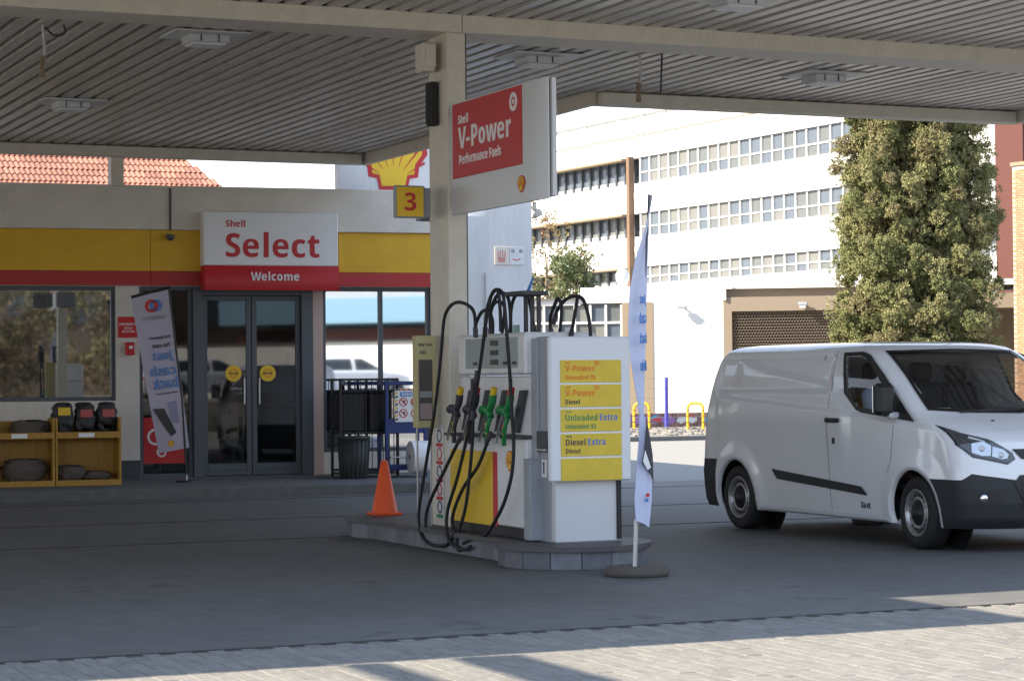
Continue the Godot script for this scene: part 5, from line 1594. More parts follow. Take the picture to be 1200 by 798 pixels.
func make_van(n: String, lab: String, pos: Vector3, ry: float) -> Node3D:
	VT = {"y": [0.22, 0.3, 0.45, 0.6, 0.75, 0.9, 1.0, 1.08, 1.16, 1.23, 1.27, 1.45, 1.6, 1.75, 1.82, 1.87, 1.905, 1.925, 1.937],
		"W": [0.93, 0.955, 0.975, 0.985, 0.987, 0.985, 0.982, 0.98, 0.978, 0.974, 0.97, 0.945, 0.918, 0.882, 0.855, 0.815, 0.74, 0.62, 0.4],
		"zf": [0.86, 0.93, 0.96, 0.955, 0.935, 0.9, 0.87, 0.74, 0.52, 0.28, 0.17, -0.12, -0.35, -0.6, -0.73, -0.85, -1.0, -1.2, -1.5],
		"s": [0.36, 0.37, 0.38, 0.38, 0.38, 0.39, 0.4, 0.38, 0.34, 0.28, 0.24, 0.22, 0.2, 0.2, 0.2, 0.2, 0.22, 0.24, 0.26],
		"zr": [-4.1, -4.14, -4.16, -4.16, -4.13, -4.12, -4.11, -4.1, -4.09, -4.08, -4.07, -4.03, -3.99, -3.94, -3.9, -3.86, -3.78, -3.6, -3.3],
		"sr": [0.1, 0.12, 0.14, 0.14, 0.14, 0.14, 0.14, 0.14, 0.14, 0.14, 0.14, 0.14, 0.14, 0.14, 0.14, 0.14, 0.14, 0.14, 0.14],
		"axles": [0.0, -3.31],
		"recess": [-3.8, -1.5, 1.42, 1.83],
		"creases": [{"z": [-3.5, -2.71, -1.6, -1.38, -1.05], "y": [1.82, 1.66, 1.53, 1.4, 1.26], "d": 0.02}, {"z": [-3.85, -1.5, 0.3], "y": [1.4, 1.27, 1.12], "d": 0.022}]}
	var v := thing(n, lab, "van", pos, ry)
	var rows := []
	var y := 0.22
	while y < 1.9:
		rows.append(y)
		y += 0.022
	for q in [1.905, 1.915, 1.925, 1.932, 1.937]: rows.append(q)
	var win := PackedVector2Array([Vector2(-1.34, 1.815), Vector2(-1.0, 1.82), Vector2(-0.85, 1.785), Vector2(-0.54, 1.59), Vector2(0.03, 1.16), Vector2(-0.87, 1.235), Vector2(-0.97, 1.26), Vector2(-1.21, 1.42)])
	var gl := PackedVector2Array([Vector2(-1.28, 1.78), Vector2(-1.01, 1.78), Vector2(-0.89, 1.745), Vector2(-0.54, 1.49), Vector2(-0.36, 1.245), Vector2(-0.9, 1.285), Vector2(-0.96, 1.3), Vector2(-1.15, 1.44)])
	var ws := PackedVector2Array([Vector2(-0.86, 1.275), Vector2(-0.5, 1.25), Vector2(0.0, 1.24), Vector2(0.5, 1.25), Vector2(0.86, 1.275), Vector2(0.73, 1.835), Vector2(0, 1.85), Vector2(-0.73, 1.835)])
	var wg := PackedVector2Array([Vector2(-0.825, 1.295), Vector2(0, 1.265), Vector2(0.825, 1.295), Vector2(0.7, 1.815), Vector2(0, 1.83), Vector2(-0.7, 1.815)])
	var cat := func(m: Vector3, sg: float) -> String:
		for za in [0.0, -3.31]:
			if Vector2(m.z - za, m.y - 0.335).length() < 0.408 and m.x > 0.7: return ""
		if inside(m, gl, true) and m.x > 0.75: return ""
		if m.z > -1.1 and m.y > 1.24 and m.z > vtab("zf", m.y) - vtab("s", m.y) and Geometry2D.is_point_in_polygon(Vector2(m.x * sg, m.y), wg): return ""
		if m.z > 0.05 and m.y < 0.66: return "trim"
		if m.z < -3.72 and m.y < 0.72: return "trim"
		return "paint"
	var parts := v_body(rows, 96, cat)
	var paint := mat("van_paint", lin(0.83, 0.84, 0.85), 0.28)
	paint.clearcoat_enabled = true
	paint.clearcoat = 0.8
	paint.clearcoat_roughness = 0.06
	var trim := mat("van_trim", lin(0.022, 0.024, 0.027), 0.6)
	part(v, "body", parts["paint"].done(), paint)
	part(v, "bumper", parts["trim"].done(), trim)
	# wheel wells, arch lips, wheels
	for za in [0.0, -3.31]:
		for sg in [-1.0, 1.0]:
			var b := MB.new()
			var lip := MB.new(true)
			for i in 26:
				var a0 := lerpf(-0.28, PI + 0.28, i / 26.0)
				var a1 := lerpf(-0.28, PI + 0.28, (i + 1) / 26.0)
				var q := []
				for a in [a0, a1]:
					for r in [0.398, 0.432]:
						var z: float = za + cos(a) * r
						var yy: float = 0.335 + sin(a) * r
						q.append(Vector3(sg * (v_side(z, maxf(yy, 0.22)) + 0.004), yy, z))
				lip.oquad(q[0], q[1], q[3], q[2], Vector3(sg, 0, 0))
				lip.oquad(q[0], q[2], q[2] - Vector3(sg * 0.05, 0, 0), q[0] - Vector3(sg * 0.05, 0, 0), Vector3(0, -sin(a0), -cos(a0)))
				var c0 := Vector3(sg * 0.94, 0.335 + sin(a0) * 0.42, za + cos(a0) * 0.42)
				var c1 := Vector3(sg * 0.94, 0.335 + sin(a1) * 0.42, za + cos(a1) * 0.42)
				b.oquad(c0, c1, c1 - Vector3(sg * 0.3, 0, 0), c0 - Vector3(sg * 0.3, 0, 0), Vector3(0, -1, 0))
			b.ext(circle(0, 0, 0.42, 0.42, 24), 0, 0.01)
			part(v, "arch_lip", lip.done(), paint if za < -1.0 else trim if false else paint)
			var well := MB.new()
			well.xf = Transform3D(Basis.from_euler(Vector3(0, PI / 2, 0)), Vector3(sg * 0.63, 0.335, za))
			well.ext(circle(0, 0, 0.43, 0.43, 24), -0.01, 0.01)
			part(v, "wheel_well", well.done(), mats["black"])
			wheel(v, Vector3(sg * 0.855, 0.335, za), sg, 0.335, -0.1 if za == 0.0 else 0.0)
	# floor pan
	bp(v, "floor_pan", Vector3(0, 0.42, -1.65), Vector3(1.24, 0.16, 5.0), mats["black"], 0.02)
	for sg in [-1.0, 1.0]:
		bp(v, "floor_pan", Vector3(sg * 0.76, 0.36, -1.66), Vector3(0.3, 0.2, 2.4), mats["black"], 0.02)
		# side glazing
		var wf := part(v, "window_surround", v_patch(win, "side", sg, 0.017, gl, 0.04), mats["black"])
		part(wf, "side_glass", v_patch(gl, "side", sg, 0.01), mats["van_glass"])
		# black rubbing strip, handle, lock
		part(v, "rubbing_strip", v_patch(PackedVector2Array([Vector2(-2.56, 0.66), Vector2(-2.46, 0.56), Vector2(-0.77, 0.46), Vector2(-0.89, 0.545)]), "side", sg, 0.012), trim)
		bp(v, "sill", Vector3(sg * 0.945, 0.25, -1.66), Vector3(0.05, 0.05, 2.4), mats["silver_panel"], 0.018)
		var hz := Vector3(sg * (v_side(-1.33, 1.17) + 0.02), 1.17, -1.33)
		bp(v, "door_handle", hz, Vector3(0.035, 0.045, 0.24), mats["black"], 0.014)
		bp(v, "door_lock", Vector3(sg * (v_side(-1.34, 0.97) + 0.004), 0.97, -1.34), Vector3(0.012, 0.06, 0.045), mats["black"], 0.005)
		# panel gaps
		for ln in [[[-1.5, 1.85], [-1.48, 1.7], [-1.46, 1.36], [-1.46, 0.9], [-1.46, 0.3]], [[-0.3, 1.17], [-0.33, 0.95], [-0.36, 0.8], [-0.42, 0.7]], [[-3.95, 1.8], [-4.03, 1.4], [-4.04, 0.8]]]:
			var sb := MB.new()
			for i in ln.size() - 1:
				for k in 6:
					var u0 := Vector2(ln[i][0], ln[i][1]).lerp(Vector2(ln[i + 1][0], ln[i + 1][1]), k / 6.0)
					var u1 := Vector2(ln[i][0], ln[i][1]).lerp(Vector2(ln[i + 1][0], ln[i + 1][1]), (k + 1) / 6.0)
					var e := 0.004
					sb.oquad(Vector3(sg * (v_side(u0.x, u0.y) + 0.002), u0.y, u0.x - e), Vector3(sg * (v_side(u0.x, u0.y) + 0.002), u0.y, u0.x + e), Vector3(sg * (v_side(u1.x, u1.y) + 0.002), u1.y, u1.x + e), Vector3(sg * (v_side(u1.x, u1.y) + 0.002), u1.y, u1.x - e), Vector3(sg, 0, 0))
			part(v, "door_seam", sb.done(), mat("seam_grey", lin(0.16, 0.16, 0.17), 0.7))
		# headlamp wrapping the corner
		var hl := PackedVector2Array([Vector2(sg * 0.955, 1.15), Vector2(sg * 0.86, 1.075), Vector2(sg * 0.7, 1.02), Vector2(sg * 0.52, 0.9), Vector2(sg * 0.5, 0.84), Vector2(sg * 0.58, 0.795), Vector2(sg * 0.86, 0.86), Vector2(sg * 0.95, 0.97)])
		var lamp := part(v, "headlamp", v_patch(hl, "front", sg, 0.006, PackedVector2Array(), 0.04), mat("lamp_dark", lin(0.03, 0.032, 0.036), 0.15))
		for q in [[[0.7, 0.96], [0.76, 1.0], [0.85, 0.98], [0.86, 0.9], [0.79, 0.87], [0.72, 0.87]], [[0.56, 0.88], [0.6, 0.925], [0.69, 0.955], [0.71, 0.865], [0.63, 0.84], [0.58, 0.845]]]:
			var rp := PackedVector2Array()
			for u in q: rp.append(Vector2(sg * u[0], u[1]))
			part(lamp, "reflector", v_patch(rp, "front", sg, 0.012, PackedVector2Array(), 0.025), mat("lamp_silver", lin(0.55, 0.58, 0.62), 0.25, 0.8))
			var bc := (rp[0] + rp[3]) * 0.5
			var bl := MB.new(true)
			bl.xf = Transform3D(Basis.from_euler(Vector3(PI / 2, sg * 0.5, 0)), Vector3(bc.x, bc.y, v_front(bc.x, bc.y) + 0.008))
			bl.lathe([Vector2(0.001, 0.014), Vector2(0.016, 0.011), Vector2(0.03, 0.0), Vector2(0.034, 0.004)], 14)
			part(lamp, "bulb_holder", bl.done(), mats["steel"])
		bp(lamp, "indicator", Vector3(sg * 0.79, 1.02, v_front(0.79, 1.02) + 0.004), Vector3(0.16, 0.025, 0.02), mats["steel"], 0.006).rotation = Vector3(-0.3, sg * 0.6, sg * 0.3)
		var cl := part(lamp, "lamp_cover", v_patch(hl, "front", sg, 0.03, PackedVector2Array(), 0.05), glass("lens_clear", Color(0.9, 0.9, 0.9), 0.06))
		part(v, "bumper_corner", v_patch(PackedVector2Array([Vector2(sg * 0.95, 0.655), Vector2(sg * 0.88, 0.715), Vector2(sg * 0.8, 0.7), Vector2(sg * 0.5, 0.655), Vector2(sg * 0.5, 0.645), Vector2(sg * 0.95, 0.645)]), "front", sg, 0.004, PackedVector2Array(), 0.03), trim)
		# fog lamp pocket
		var fp := part(v, "fog_pocket", v_patch(circle(sg * 0.76, 0.5, 0.11, 0.06, 16), "front", sg, 0.006, PackedVector2Array(), 0.04), mats["black"])
		var fb := MB.new(true)
		fb.xf = Transform3D(Basis.from_euler(Vector3(PI / 2, sg * 0.4, 0)), Vector3(sg * 0.8, 0.5, v_front(0.8, 0.5) + 0.004))
		fb.lathe([Vector2(0.001, 0.012), Vector2(0.03, 0.01), Vector2(0.036, 0.0)], 14)
		part(fp, "fog_lamp", fb.done(), mats["chrome"])
		# mirror
		var mr := Node3D.new()
		mr.name = "wing_mirror"
		v.add_child(mr, true)
		bp(mr, "arm", Vector3(sg * 1.0, 1.23, -0.26), Vector3(0.16, 0.06, 0.07), mats["silver_panel"], 0.015)
		bp(mr, "mirror_case", Vector3(sg * 1.12, 1.38, -0.28), Vector3(0.2, 0.3, 0.13), mats["black"], 0.04)
		bp(mr, "mirror_glass", Vector3(sg * 1.12, 1.38, -0.348), Vector3(0.16, 0.25, 0.008), mats["chrome"], 0.003)
	# front: windscreen, grilles, wipers
	var wsp := part(v, "windscreen_surround", v_patch(ws, "front", 1.0, 0.01, wg), mats["black"])
	part(wsp, "windscreen", v_patch(wg, "front", 1.0, 0.001), mats["van_glass"])
	part(v, "lower_grille", v_patch(PackedVector2Array([Vector2(-0.54, 0.63), Vector2(-0.48, 0.7), Vector2(0.48, 0.7), Vector2(0.54, 0.63), Vector2(0.4, 0.36), Vector2(-0.4, 0.36)]), "front", 1.0, 0.008), mats["black"])
	part(v, "upper_grille", v_patch(PackedVector2Array([Vector2(-0.52, 0.93), Vector2(0.52, 0.93), Vector2(0.44, 0.84), Vector2(-0.44, 0.84)]), "front", 1.0, 0.008), mats["black"])
	for k in 4: part(v, "grille_bar", v_patch(PackedVector2Array([Vector2(-0.47, 0.42 + 0.065 * k), Vector2(0.47, 0.42 + 0.065 * k), Vector2(0.47, 0.435 + 0.065 * k), Vector2(-0.47, 0.435 + 0.065 * k)]), "front", 1.0, 0.018), trim)
	for sg in [-1.0, 1.0]:
		var wb := MB.new()
		wb.tube([Vector3(sg * 0.1 - 0.5, 1.26, v_front(0.5, 1.26) + 0.03), Vector3(sg * 0.1 + 0.1, 1.285, v_front(0.1, 1.285) + 0.03)], 0.01, 6)
		part(v, "wiper", wb.done(), mats["black"])
	var np := bp(v, "number_plate", Vector3(0, 0.52, v_front(0, 0.52) + 0.025), Vector3(0.5, 0.11, 0.012), mats["white"], 0.003)
	np.set_meta("label", "blank white number plate")
	bp(v, "washer_jet", Vector3(-0.42, 1.18, v_front(0.42, 1.18) + 0.01), Vector3(0.03, 0.015, 0.02), mats["black"], 0.004)
	var ab := MB.new()
	ab.tube([Vector3(0.3, 1.93, -1.2), Vector3(0.3, 1.97, -1.24), Vector3(0.3, 2.12, -1.36)], 0.008, 6)
	part(v, "aerial", ab.done(), mats["black"])
	part(v, "rear_lamp", v_patch(PackedVector2Array([Vector2(-4.05, 1.35), Vector2(-3.99, 1.35), Vector2(-4.02, 0.85), Vector2(-4.1, 0.85)]), "side", -1.0, 0.004), mats["red"])
	# cabin
	bp(v, "dashboard", Vector3(0, 1.02, -0.52), Vector3(1.6, 0.34, 0.5), mats["rubber"], 0.05)
	bp(v, "bulkhead", Vector3(0, 1.15, -1.72), Vector3(1.72, 1.3, 0.03), mats["grey_panel"], 0.01)
	bp(v, "cabin_floor", Vector3(0, 0.55, -0.9), Vector3(1.7, 0.05, 1.6), mats["rubber"], 0.01)
	for q in [-0.45, 0.1, 0.52]:
		var sn := Node3D.new()
		sn.name = "seat"
		v.add_child(sn, true)
		bp(sn, "cushion", Vector3(q, 0.88, -1.15), Vector3(0.46, 0.16, 0.5), mats["rubber"], 0.05)
		bp(sn, "backrest", Vector3(q, 1.22, -1.42), Vector3(0.44, 0.62, 0.14), mats["rubber"], 0.05).rotation.x = -0.15
		bp(sn, "headrest", Vector3(q, 1.63, -1.48), Vector3(0.26, 0.2, 0.1), mats["rubber"], 0.04)
	var sw := MB.new(true)
	var cp := []
	for i in 25: cp.append(Vector3(cos(TAU * i / 24) * 0.19, sin(TAU * i / 24) * 0.17, sin(TAU * i / 24) * -0.1))
	sw.tube(cp, 0.015, 6)
	sw.tube([Vector3(0, 0, -0.0), Vector3(0, -0.05, 0.2)], 0.03, 8)
	sw.tube([Vector3(-0.19, 0, 0), Vector3(0.19, 0, 0)], 0.018, 6)
	part(v, "steering_wheel", sw.done(), mats["rubber"], Vector3(-0.45, 1.2, -0.82))
	return v

# continuous body from tapered capsules [a, b, ra, rb], meshed as surface nets
func net(b: MB, caps: Array, cell: float, k: float):
	var lo := Vector3(1e9, 1e9, 1e9)
	var hi := -lo
	for c in caps:
		var r := Vector3.ONE * (maxf(c[2], c[3]) + cell * 2.0)
		lo = lo.min(c[0] - r).min(c[1] - r)
		hi = hi.max(c[0] + r).max(c[1] + r)
	var n := Vector3i(((hi - lo) / cell).ceil()) + Vector3i.ONE
	var f := PackedFloat32Array()
	f.resize(n.x * n.y * n.z)
	for z in n.z:
		for y in n.y:
			for x in n.x:
				var p := lo + Vector3(x, y, z) * cell
				var d := 1e3
				for c in caps:
					var ab: Vector3 = c[1] - c[0]
					var t := clampf((p - c[0]).dot(ab) / maxf(ab.length_squared(), 1e-6), 0.0, 1.0)
					var e: float = (p - c[0] - ab * t).length() - lerpf(c[2], c[3], t)
					if d > 100.0: d = e
					else:
						var h := clampf(0.5 + 0.5 * (d - e) / k, 0.0, 1.0)
						d = lerpf(d, e, h) - k * h * (1.0 - h)
				f[(z * n.y + y) * n.x + x] = d
	var vid := {}
	for z in n.z - 1:
		for y in n.y - 1:
			for x in n.x - 1:
				var s := Vector3.ZERO
				var cnt := 0
				for e in [[0, 1], [0, 2], [0, 4], [1, 3], [1, 5], [2, 3], [2, 6], [4, 5], [4, 6], [3, 7], [5, 7], [6, 7]]:
					var v := []
					var pp := []
					for q in e:
						var o := Vector3i(x + (q & 1), y + ((q >> 1) & 1), z + ((q >> 2) & 1))
						v.append(f[(o.z * n.y + o.y) * n.x + o.x])
						pp.append(Vector3(o))
					if (v[0] < 0.0) != (v[1] < 0.0):
						s += pp[0].lerp(pp[1], v[0] / (v[0] - v[1]))
						cnt += 1
				if cnt > 0: vid[Vector3i(x, y, z)] = lo + s / cnt * cell
	for c in vid:
		for a in 3:
			var o: Vector3i = c
			var e := Vector3i.ZERO
			e[a] = 1
			var f0: float = f[(o.z * n.y + o.y) * n.x + o.x]
			var o2 := o + e
			var f1: float = f[(o2.z * n.y + o2.y) * n.x + o2.x]
			if (f0 < 0.0) == (f1 < 0.0): continue
			var u := Vector3i.ZERO
			var w := Vector3i.ZERO
			u[(a + 1) % 3] = 1
			w[(a + 2) % 3] = 1
			if not (vid.has(c - u) and vid.has(c - w) and vid.has(c - u - w)): continue
			var out := Vector3(e) * (1.0 if f0 < 0.0 else -1.0)
			b.oquad(vid[c], vid[c - u], vid[c - u - w], vid[c - w], out)

func van_and_driver():
	var at := Vector3(12.75, 0, -17.54)
	var v := make_van("delivery_van", "white panel van with black bumpers parked under the canopy edge", at, 0.0)
	# scrawl by the front wheel
	words(v, "Da et", 0.16, 0.06, mats["text_dark"], Vector3(-(v_side(-0.84, 0.37) + 0.004), 0.37, -0.84), Vector3(0, -PI / 2, 0))
	# driver
	var p := thing("person", "driver in pale blue shirt and reddish cap seated in the white van", "person", at + Vector3(-0.45, 0.0, -1.2))
	var b := MB.new(true)
	var caps := [[Vector3(0, 0.98, 0.0), Vector3(0, 1.28, -0.06), 0.15, 0.16], [Vector3(-0.15, 1.4, -0.08), Vector3(0.15, 1.4, -0.08), 0.075, 0.075], [Vector3(0, 1.3, -0.07), Vector3(0, 1.44, -0.06), 0.13, 0.08], [Vector3(0, 1.44, -0.06), Vector3(0, 1.54, -0.02), 0.055, 0.05], [Vector3(-0.09, 0.95, 0.02), Vector3(-0.12, 0.98, 0.42), 0.085, 0.065], [Vector3(0.09, 0.95, 0.02), Vector3(0.12, 0.98, 0.42), 0.085, 0.065], [Vector3(-0.12, 0.98, 0.42), Vector3(-0.12, 0.64, 0.52), 0.062, 0.045], [Vector3(0.12, 0.98, 0.42), Vector3(0.12, 0.64, 0.52), 0.062, 0.045], [Vector3(-0.12, 0.62, 0.52), Vector3(-0.12, 0.61, 0.66), 0.042, 0.035], [Vector3(0.12, 0.62, 0.52), Vector3(0.12, 0.61, 0.66), 0.042, 0.035]]
	for s in [-1.0, 1.0]:
		caps.append([Vector3(0.19 * s, 1.4, -0.08), Vector3(0.24 * s, 1.15, 0.06), 0.055, 0.045])
		caps.append([Vector3(0.24 * s, 1.15, 0.06), Vector3(0.19 * s, 1.24, 0.29), 0.042, 0.03])
	net(b, caps, 0.022, 0.03)
	# head with nose, brow, jaw and ears
	net(b, [[Vector3(0, 1.66, -0.03), Vector3(0, 1.63, 0.0), 0.085, 0.08], [Vector3(0, 1.6, 0.015), Vector3(0, 1.565, 0.045), 0.06, 0.038], [Vector3(0, 1.64, 0.075), Vector3(0, 1.61, 0.095), 0.01, 0.014], [Vector3(-0.04, 1.655, 0.066), Vector3(0.04, 1.655, 0.066), 0.012, 0.012], [Vector3(-0.022, 1.575, 0.074), Vector3(0.022, 1.575, 0.074), 0.008, 0.008], [Vector3(-0.083, 1.635, -0.01), Vector3(-0.085, 1.61, -0.008), 0.016, 0.012], [Vector3(0.083, 1.635, -0.01), Vector3(0.085, 1.61, -0.008), 0.016, 0.012], [Vector3(0, 1.56, -0.02), Vector3(0, 1.52, -0.02), 0.05, 0.05]], 0.008, 0.012)
	# hands closed on the wheel
	for s in [-1.0, 1.0]:
		var w := Vector3(0.19 * s, 1.24, 0.29)
		var hc := [[w, w + Vector3(-0.005 * s, 0.02, 0.06), 0.028, 0.036]]
		for k in 4:
			var q := w + Vector3((-0.028 + 0.019 * k) * s, 0.03, 0.08)
			hc.append([q, q + Vector3(0, 0.012, 0.035 - 0.003 * absf(k - 1)), 0.0095, 0.009])
			hc.append([q + Vector3(0, 0.012, 0.035), q + Vector3(0, -0.02, 0.05), 0.009, 0.0085])
		hc.append([w + Vector3(-0.03 * s, 0.0, 0.05), w + Vector3(-0.04 * s, -0.01, 0.09), 0.011, 0.01])
		net(b, hc, 0.006, 0.006)
	part(p, "body", b.done(), mat("skin", lin(0.16, 0.08, 0.05), 0.6))
	# shirt and cap over it
	b = MB.new(true)
	var sh := []
	for i in [0, 1, 2]: sh.append([caps[i][0], caps[i][1], caps[i][2] + 0.014, caps[i][3] + 0.014])
	for s in [-1.0, 1.0]: sh.append([Vector3(0.19 * s, 1.4, -0.08), Vector3(0.235 * s, 1.2, 0.03), 0.072, 0.064])
	net(b, sh, 0.024, 0.03)
	part(p, "shirt", b.done(), mat("shirt_blue", lin(0.4, 0.52, 0.68), 0.85))
	b = MB.new(true)
	b.xf.origin = Vector3(0, 1.67, -0.025)
	b.lathe([Vector2(0.102, 0.0), Vector2(0.098, 0.05), Vector2(0.07, 0.09), Vector2(0.001, 0.105)], 20)
	b.box(Vector3(0, 0.008, 0.13), Vector3(0.14, 0.01, 0.1), 0.004)
	part(p, "cap", b.done(), mat("cap_red", lin(0.14, 0.04, 0.03), 0.8))

func make_car(lab: String, pos: Vector3, ry: float, col: Color, key: String, stripe: bool):
	VT = {"y": [0.22, 0.35, 0.55, 0.7, 0.8, 0.88, 0.95, 1.05, 1.2, 1.32, 1.38, 1.42],
		"W": [0.8, 0.84, 0.86, 0.865, 0.86, 0.845, 0.8, 0.76, 0.69, 0.62, 0.54, 0.36],
		"zf": [0.74, 0.8, 0.82, 0.76, 0.6, 0.2, -0.25, -0.42, -0.68, -0.9, -1.05, -1.3],
		"s": [0.3, 0.34, 0.36, 0.36, 0.36, 0.3, 0.25, 0.22, 0.2, 0.2, 0.2, 0.2],
		"zr": [-3.4, -3.46, -3.48, -3.46, -3.44, -3.4, -3.2, -2.95, -2.7, -2.5, -2.35, -2.1],
		"sr": [0.2, 0.22, 0.24, 0.24, 0.24, 0.24, 0.2, 0.2, 0.2, 0.2, 0.2, 0.2], "axles": [0.0, -2.6]}
	var c := thing("parked_car", lab, "car", pos, ry, "cars parked across the street")
	var rows := []
	var y := 0.22
	while y < 1.37:
		rows.append(y)
		y += 0.035
	rows.append_array([1.38, 1.4, 1.42])
	var cat := func(m: Vector3, _sg: float) -> String:
		for za in [0.0, -2.6]:
			if Vector2(m.z - za, m.y - 0.3).length() < 0.35 and m.x > 0.6: return ""
		if m.y > 0.94 and m.y < 1.33 and absf(m.z + 1.42) > 0.06: return "glazing"
		return "paint"
	var q := v_body(rows, 70, cat)
	var pm := mat(key, col, 0.3)
	part(c, "body", q["paint"].done(), pm)
	part(c, "glazing", q["glazing"].done(), mat("car_dark_glass", lin(0.03, 0.035, 0.04), 0.06))
	for za in [0.0, -2.6]:
		for sg in [-1.0, 1.0]: wheel(c, Vector3(sg * 0.74, 0.3, za), sg, 0.3)
	bp(c, "floor_pan", Vector3(0, 0.32, -1.3), Vector3(1.2, 0.2, 3.8), mats["black"], 0.02)
	for sg in [-1.0, 1.0]:
		part(c, "rear_lamp", v_patch(PackedVector2Array([Vector2(-3.42, 0.8), Vector2(-3.2, 0.84), Vector2(-3.25, 0.7), Vector2(-3.42, 0.68)]), "side", sg, 0.006), mats["red"])
		part(c, "headlamp", v_patch(PackedVector2Array([Vector2(sg * 0.5, 0.7), Vector2(sg * 0.82, 0.74), Vector2(sg * 0.82, 0.62), Vector2(sg * 0.5, 0.6)]), "front", sg, 0.006), mats["steel"])
		if stripe: part(c, "blue_stripe", v_patch(PackedVector2Array([Vector2(-2.75, 0.9), Vector2(-2.45, 0.9), Vector2(-2.7, 0.5), Vector2(-3.0, 0.5)]), "side", sg, 0.004), mat("stripe_blue", lin(0.02, 0.08, 0.5), 0.4))
	return c

# ---------------------------------------------------------------- behind the viewer, mirrored in the shop windows
func street_behind():
	struct_box("side_pavement", Vector3(27, 0.445, 17), Vector3(30, 1.07, 24), mats["verge"], 0.02)
	make_car("white saloon car with blue stripe, mirrored in the shop window", Vector3(20.7, 0.98, 8.2), deg_to_rad(78), lin(0.75, 0.75, 0.75), "car_white", true)
	make_car("plain white saloon car beside the striped one, mirrored in the shop window", Vector3(16.2, 0.98, 10.4), deg_to_rad(78), lin(0.75, 0.75, 0.75), "car_white", false)
	var w := thing("street_wall", "white boundary wall mirrored in the right shop window", "wall", Vector3(22, 0.81, 13.5), deg_to_rad(40))
	bp(w, "wall_body", Vector3(0, 1.05, 0), Vector3(22, 2.1, 0.25), mats["wall_white"], 0.01)
	bp(w, "coping", Vector3(0, 2.14, 0), Vector3(22.1, 0.08, 0.34), mats["kerb"], 0.01)
	var c := thing("corner_shop", "corner building with blue balcony band mirrored in the shop window", "building", Vector3(29, 0.81, 24), deg_to_rad(40))
	bp(c, "wall", Vector3(0, 1.5, 4), Vector3(26, 3.0, 7.9), mats["brick_dark"], 0)
	bp(c, "balcony_band", Vector3(0, 3.75, 3.4), Vector3(26.4, 1.1, 9.2), mat("band_blue", lin(0.16, 0.3, 0.42), 0.6), 0.02)
	bp(c, "upper_wall", Vector3(0, 6.3, 4), Vector3(26, 4.0, 7.9), mats["grey_panel"], 0)
	for i in 8:
		bp(c, "window", Vector3(-11 + 3.1 * i, 6.2, 0.04), Vector3(1.8, 1.9, 0.06), mats["pane_dark"], 0)
		bp(c, "shopfront", Vector3(-11 + 3.1 * i, 1.4, 0.03), Vector3(2.4, 2.2, 0.06), mats["pane_dark"], 0)
	for q in [[2.0, 44.0, "bare brown street tree mirrored in the shop window"], [9.5, 47.0, "brown hedge tree beyond the parked minibus"], [14.5, 43.0, "brown leafy tree by the side pavement"]]:
		bush("street_tree", q[2], Vector3(q[0], 0, q[1]), 6.5, 7.0, [Color(0.12, 0.085, 0.05), Color(0.1, 0.09, 0.04)], int(q[0] * 7) + 3, 1.2, 46, 26)
	var bk := thing("sky_block_building", "long brown building added behind the street trees to block sky mirrored in the left shop window", "building", Vector3(6, 0, 60))  # added building, keeps bright sky out of the left window reflection
	bp(bk, "wall", Vector3(0, 4.2, 4), Vector3(44, 8.4, 7.9), mat("brown_render", lin(0.15, 0.11, 0.08), 0.9, 0.0, texs["fine"], 0.3), 0)
	bp(bk, "roof_edge", Vector3(0, 8.5, 4), Vector3(44.5, 0.25, 8.3), mats["wall_white"], 0.02)
	for i in 12: bp(bk, "window", Vector3(-19.5 + 3.5 * i, 5.6, 0.03), Vector3(1.6, 1.5, 0.06), mats["pane_dark"], 0)
	struct_box("rising_road", Vector3(14, 0.7, 128), Vector3(80, 1.5, 70), mats["asphalt"], 0)
	make_van("white_minibus", "distant white minibus mirrored in the left shop window", Vector3(13.2, 1.46, 108.0), deg_to_rad(60))

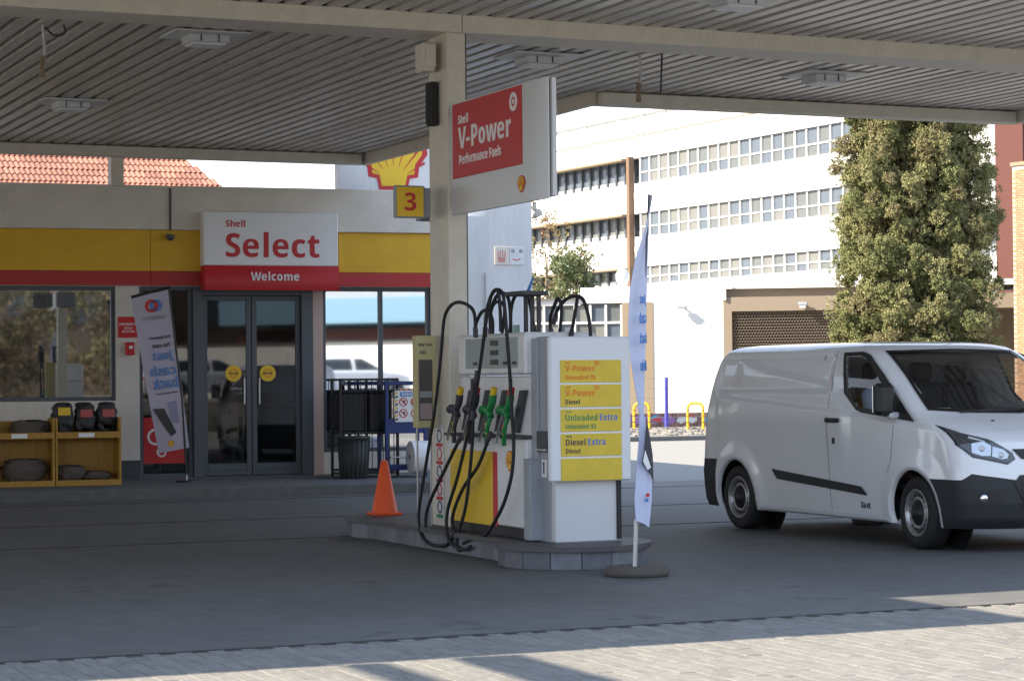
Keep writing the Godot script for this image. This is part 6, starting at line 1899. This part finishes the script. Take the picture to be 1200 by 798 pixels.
func small_things():
	# flag banner beside the price board
	var f := thing("flag_banner", "tall pale blue feather flag with blue print beside the price board", "banner", Vector3(8.3, 0, -16.35))
	var b := MB.new(true)
	b.lathe([Vector2(0.001, 0.0), Vector2(0.25, 0.0), Vector2(0.265, 0.03), Vector2(0.25, 0.075), Vector2(0.1, 0.09), Vector2(0.001, 0.09)], 28)
	part(f, "base", b.done(), mat("base_stone", lin(0.16, 0.14, 0.12), 0.9, 0.0, texs["grain"], 1.5))
	b = MB.new()
	b.tube(smooth_pts([Vector3(-0.07, 0.08, 0.1), Vector3(-0.05, 0.5, 0.1), Vector3(0.0, 1.4, 0.12), Vector3(0.03, 2.4, 0.14), Vector3(0.055, 3.08, 0.16)], 6), 0.016, 8, 0.005)
	part(f, "pole", b.done(), mats["dark_steel"])
	b = MB.new()
	b.tube([Vector3(-0.07, 0.08, 0.1), Vector3(-0.055, 0.46, 0.1)], 0.019, 8)
	part(f, "pole_sleeve", b.done(), mats["steel"])
	var e0 := []
	var e1 := []
	var lft := [[3.06, 0.05], [2.8, 0.01], [2.55, -0.045], [2.3, -0.075], [2.0, -0.085], [1.75, -0.075], [1.5, -0.05], [1.3, -0.03], [1.1, -0.035], [0.85, -0.05], [0.62, -0.06], [0.46, -0.055]]
	var rgt := [[3.08, 0.055], [2.8, 0.048], [2.55, 0.04], [2.3, 0.03], [2.0, 0.02], [1.75, 0.012], [1.5, 0.005], [1.3, 0.0], [1.1, 0.03], [0.9, 0.055], [0.62, 0.05], [0.4, 0.03]]
	for i in 12:
		e0.append(Vector3(lft[i][1] * 1.7, lft[i][0], 0.17))
		e1.append(Vector3(rgt[i][1] * 1.25, rgt[i][0], 0.15))
	var cm := mat("flag_cloth", lin(0.6, 0.64, 0.8), 0.8)
	cm.backlight_enabled = true
	cm.backlight = Color(0.3, 0.32, 0.4)
	part(f, "cloth", flag_cloth(e0, e1, 0.02, 6), cm)
	var rr := Vector3(0, 0.35, 0.05)
	for q in [["Just", 2.22, 0.07], ["cash", 2.08, 0.08], ["back", 1.92, 0.08], ["No fees", 1.7, 0.07]]:
		words(f, q[0], q[2], 0.09, mats["text_blue"], Vector3(-0.035, q[1], 0.215), rr, true)
	b = MB.new()
	b.ext(PackedVector2Array([Vector2(0.0, 1.28), Vector2(0.05, 0.98), Vector2(0.055, 0.75), Vector2(0.03, 0.82), Vector2(-0.05, 0.92), Vector2(-0.03, 1.0)]), 0.0, 0.004)
	part(f, "phone_print", b.done(), mats["print_grey"], Vector3(0, 0, 0.195))
	b = MB.new()
	b.ext(PackedVector2Array([Vector2(-0.02, 1.02), Vector2(0.03, 0.88), Vector2(0.0, 0.86), Vector2(-0.04, 0.93)]), 0.0, 0.004)
	part(f, "screen_print", b.done(), mats["white"], Vector3(0, 0, 0.2))
	disc(f, "logo_print", 0.016, 0.004, mats["red"], Vector3(0.0, 0.66, 0.2))
	disc(f, "logo_print", 0.016, 0.004, mats["text_blue"], Vector3(-0.01, 0.62, 0.2))
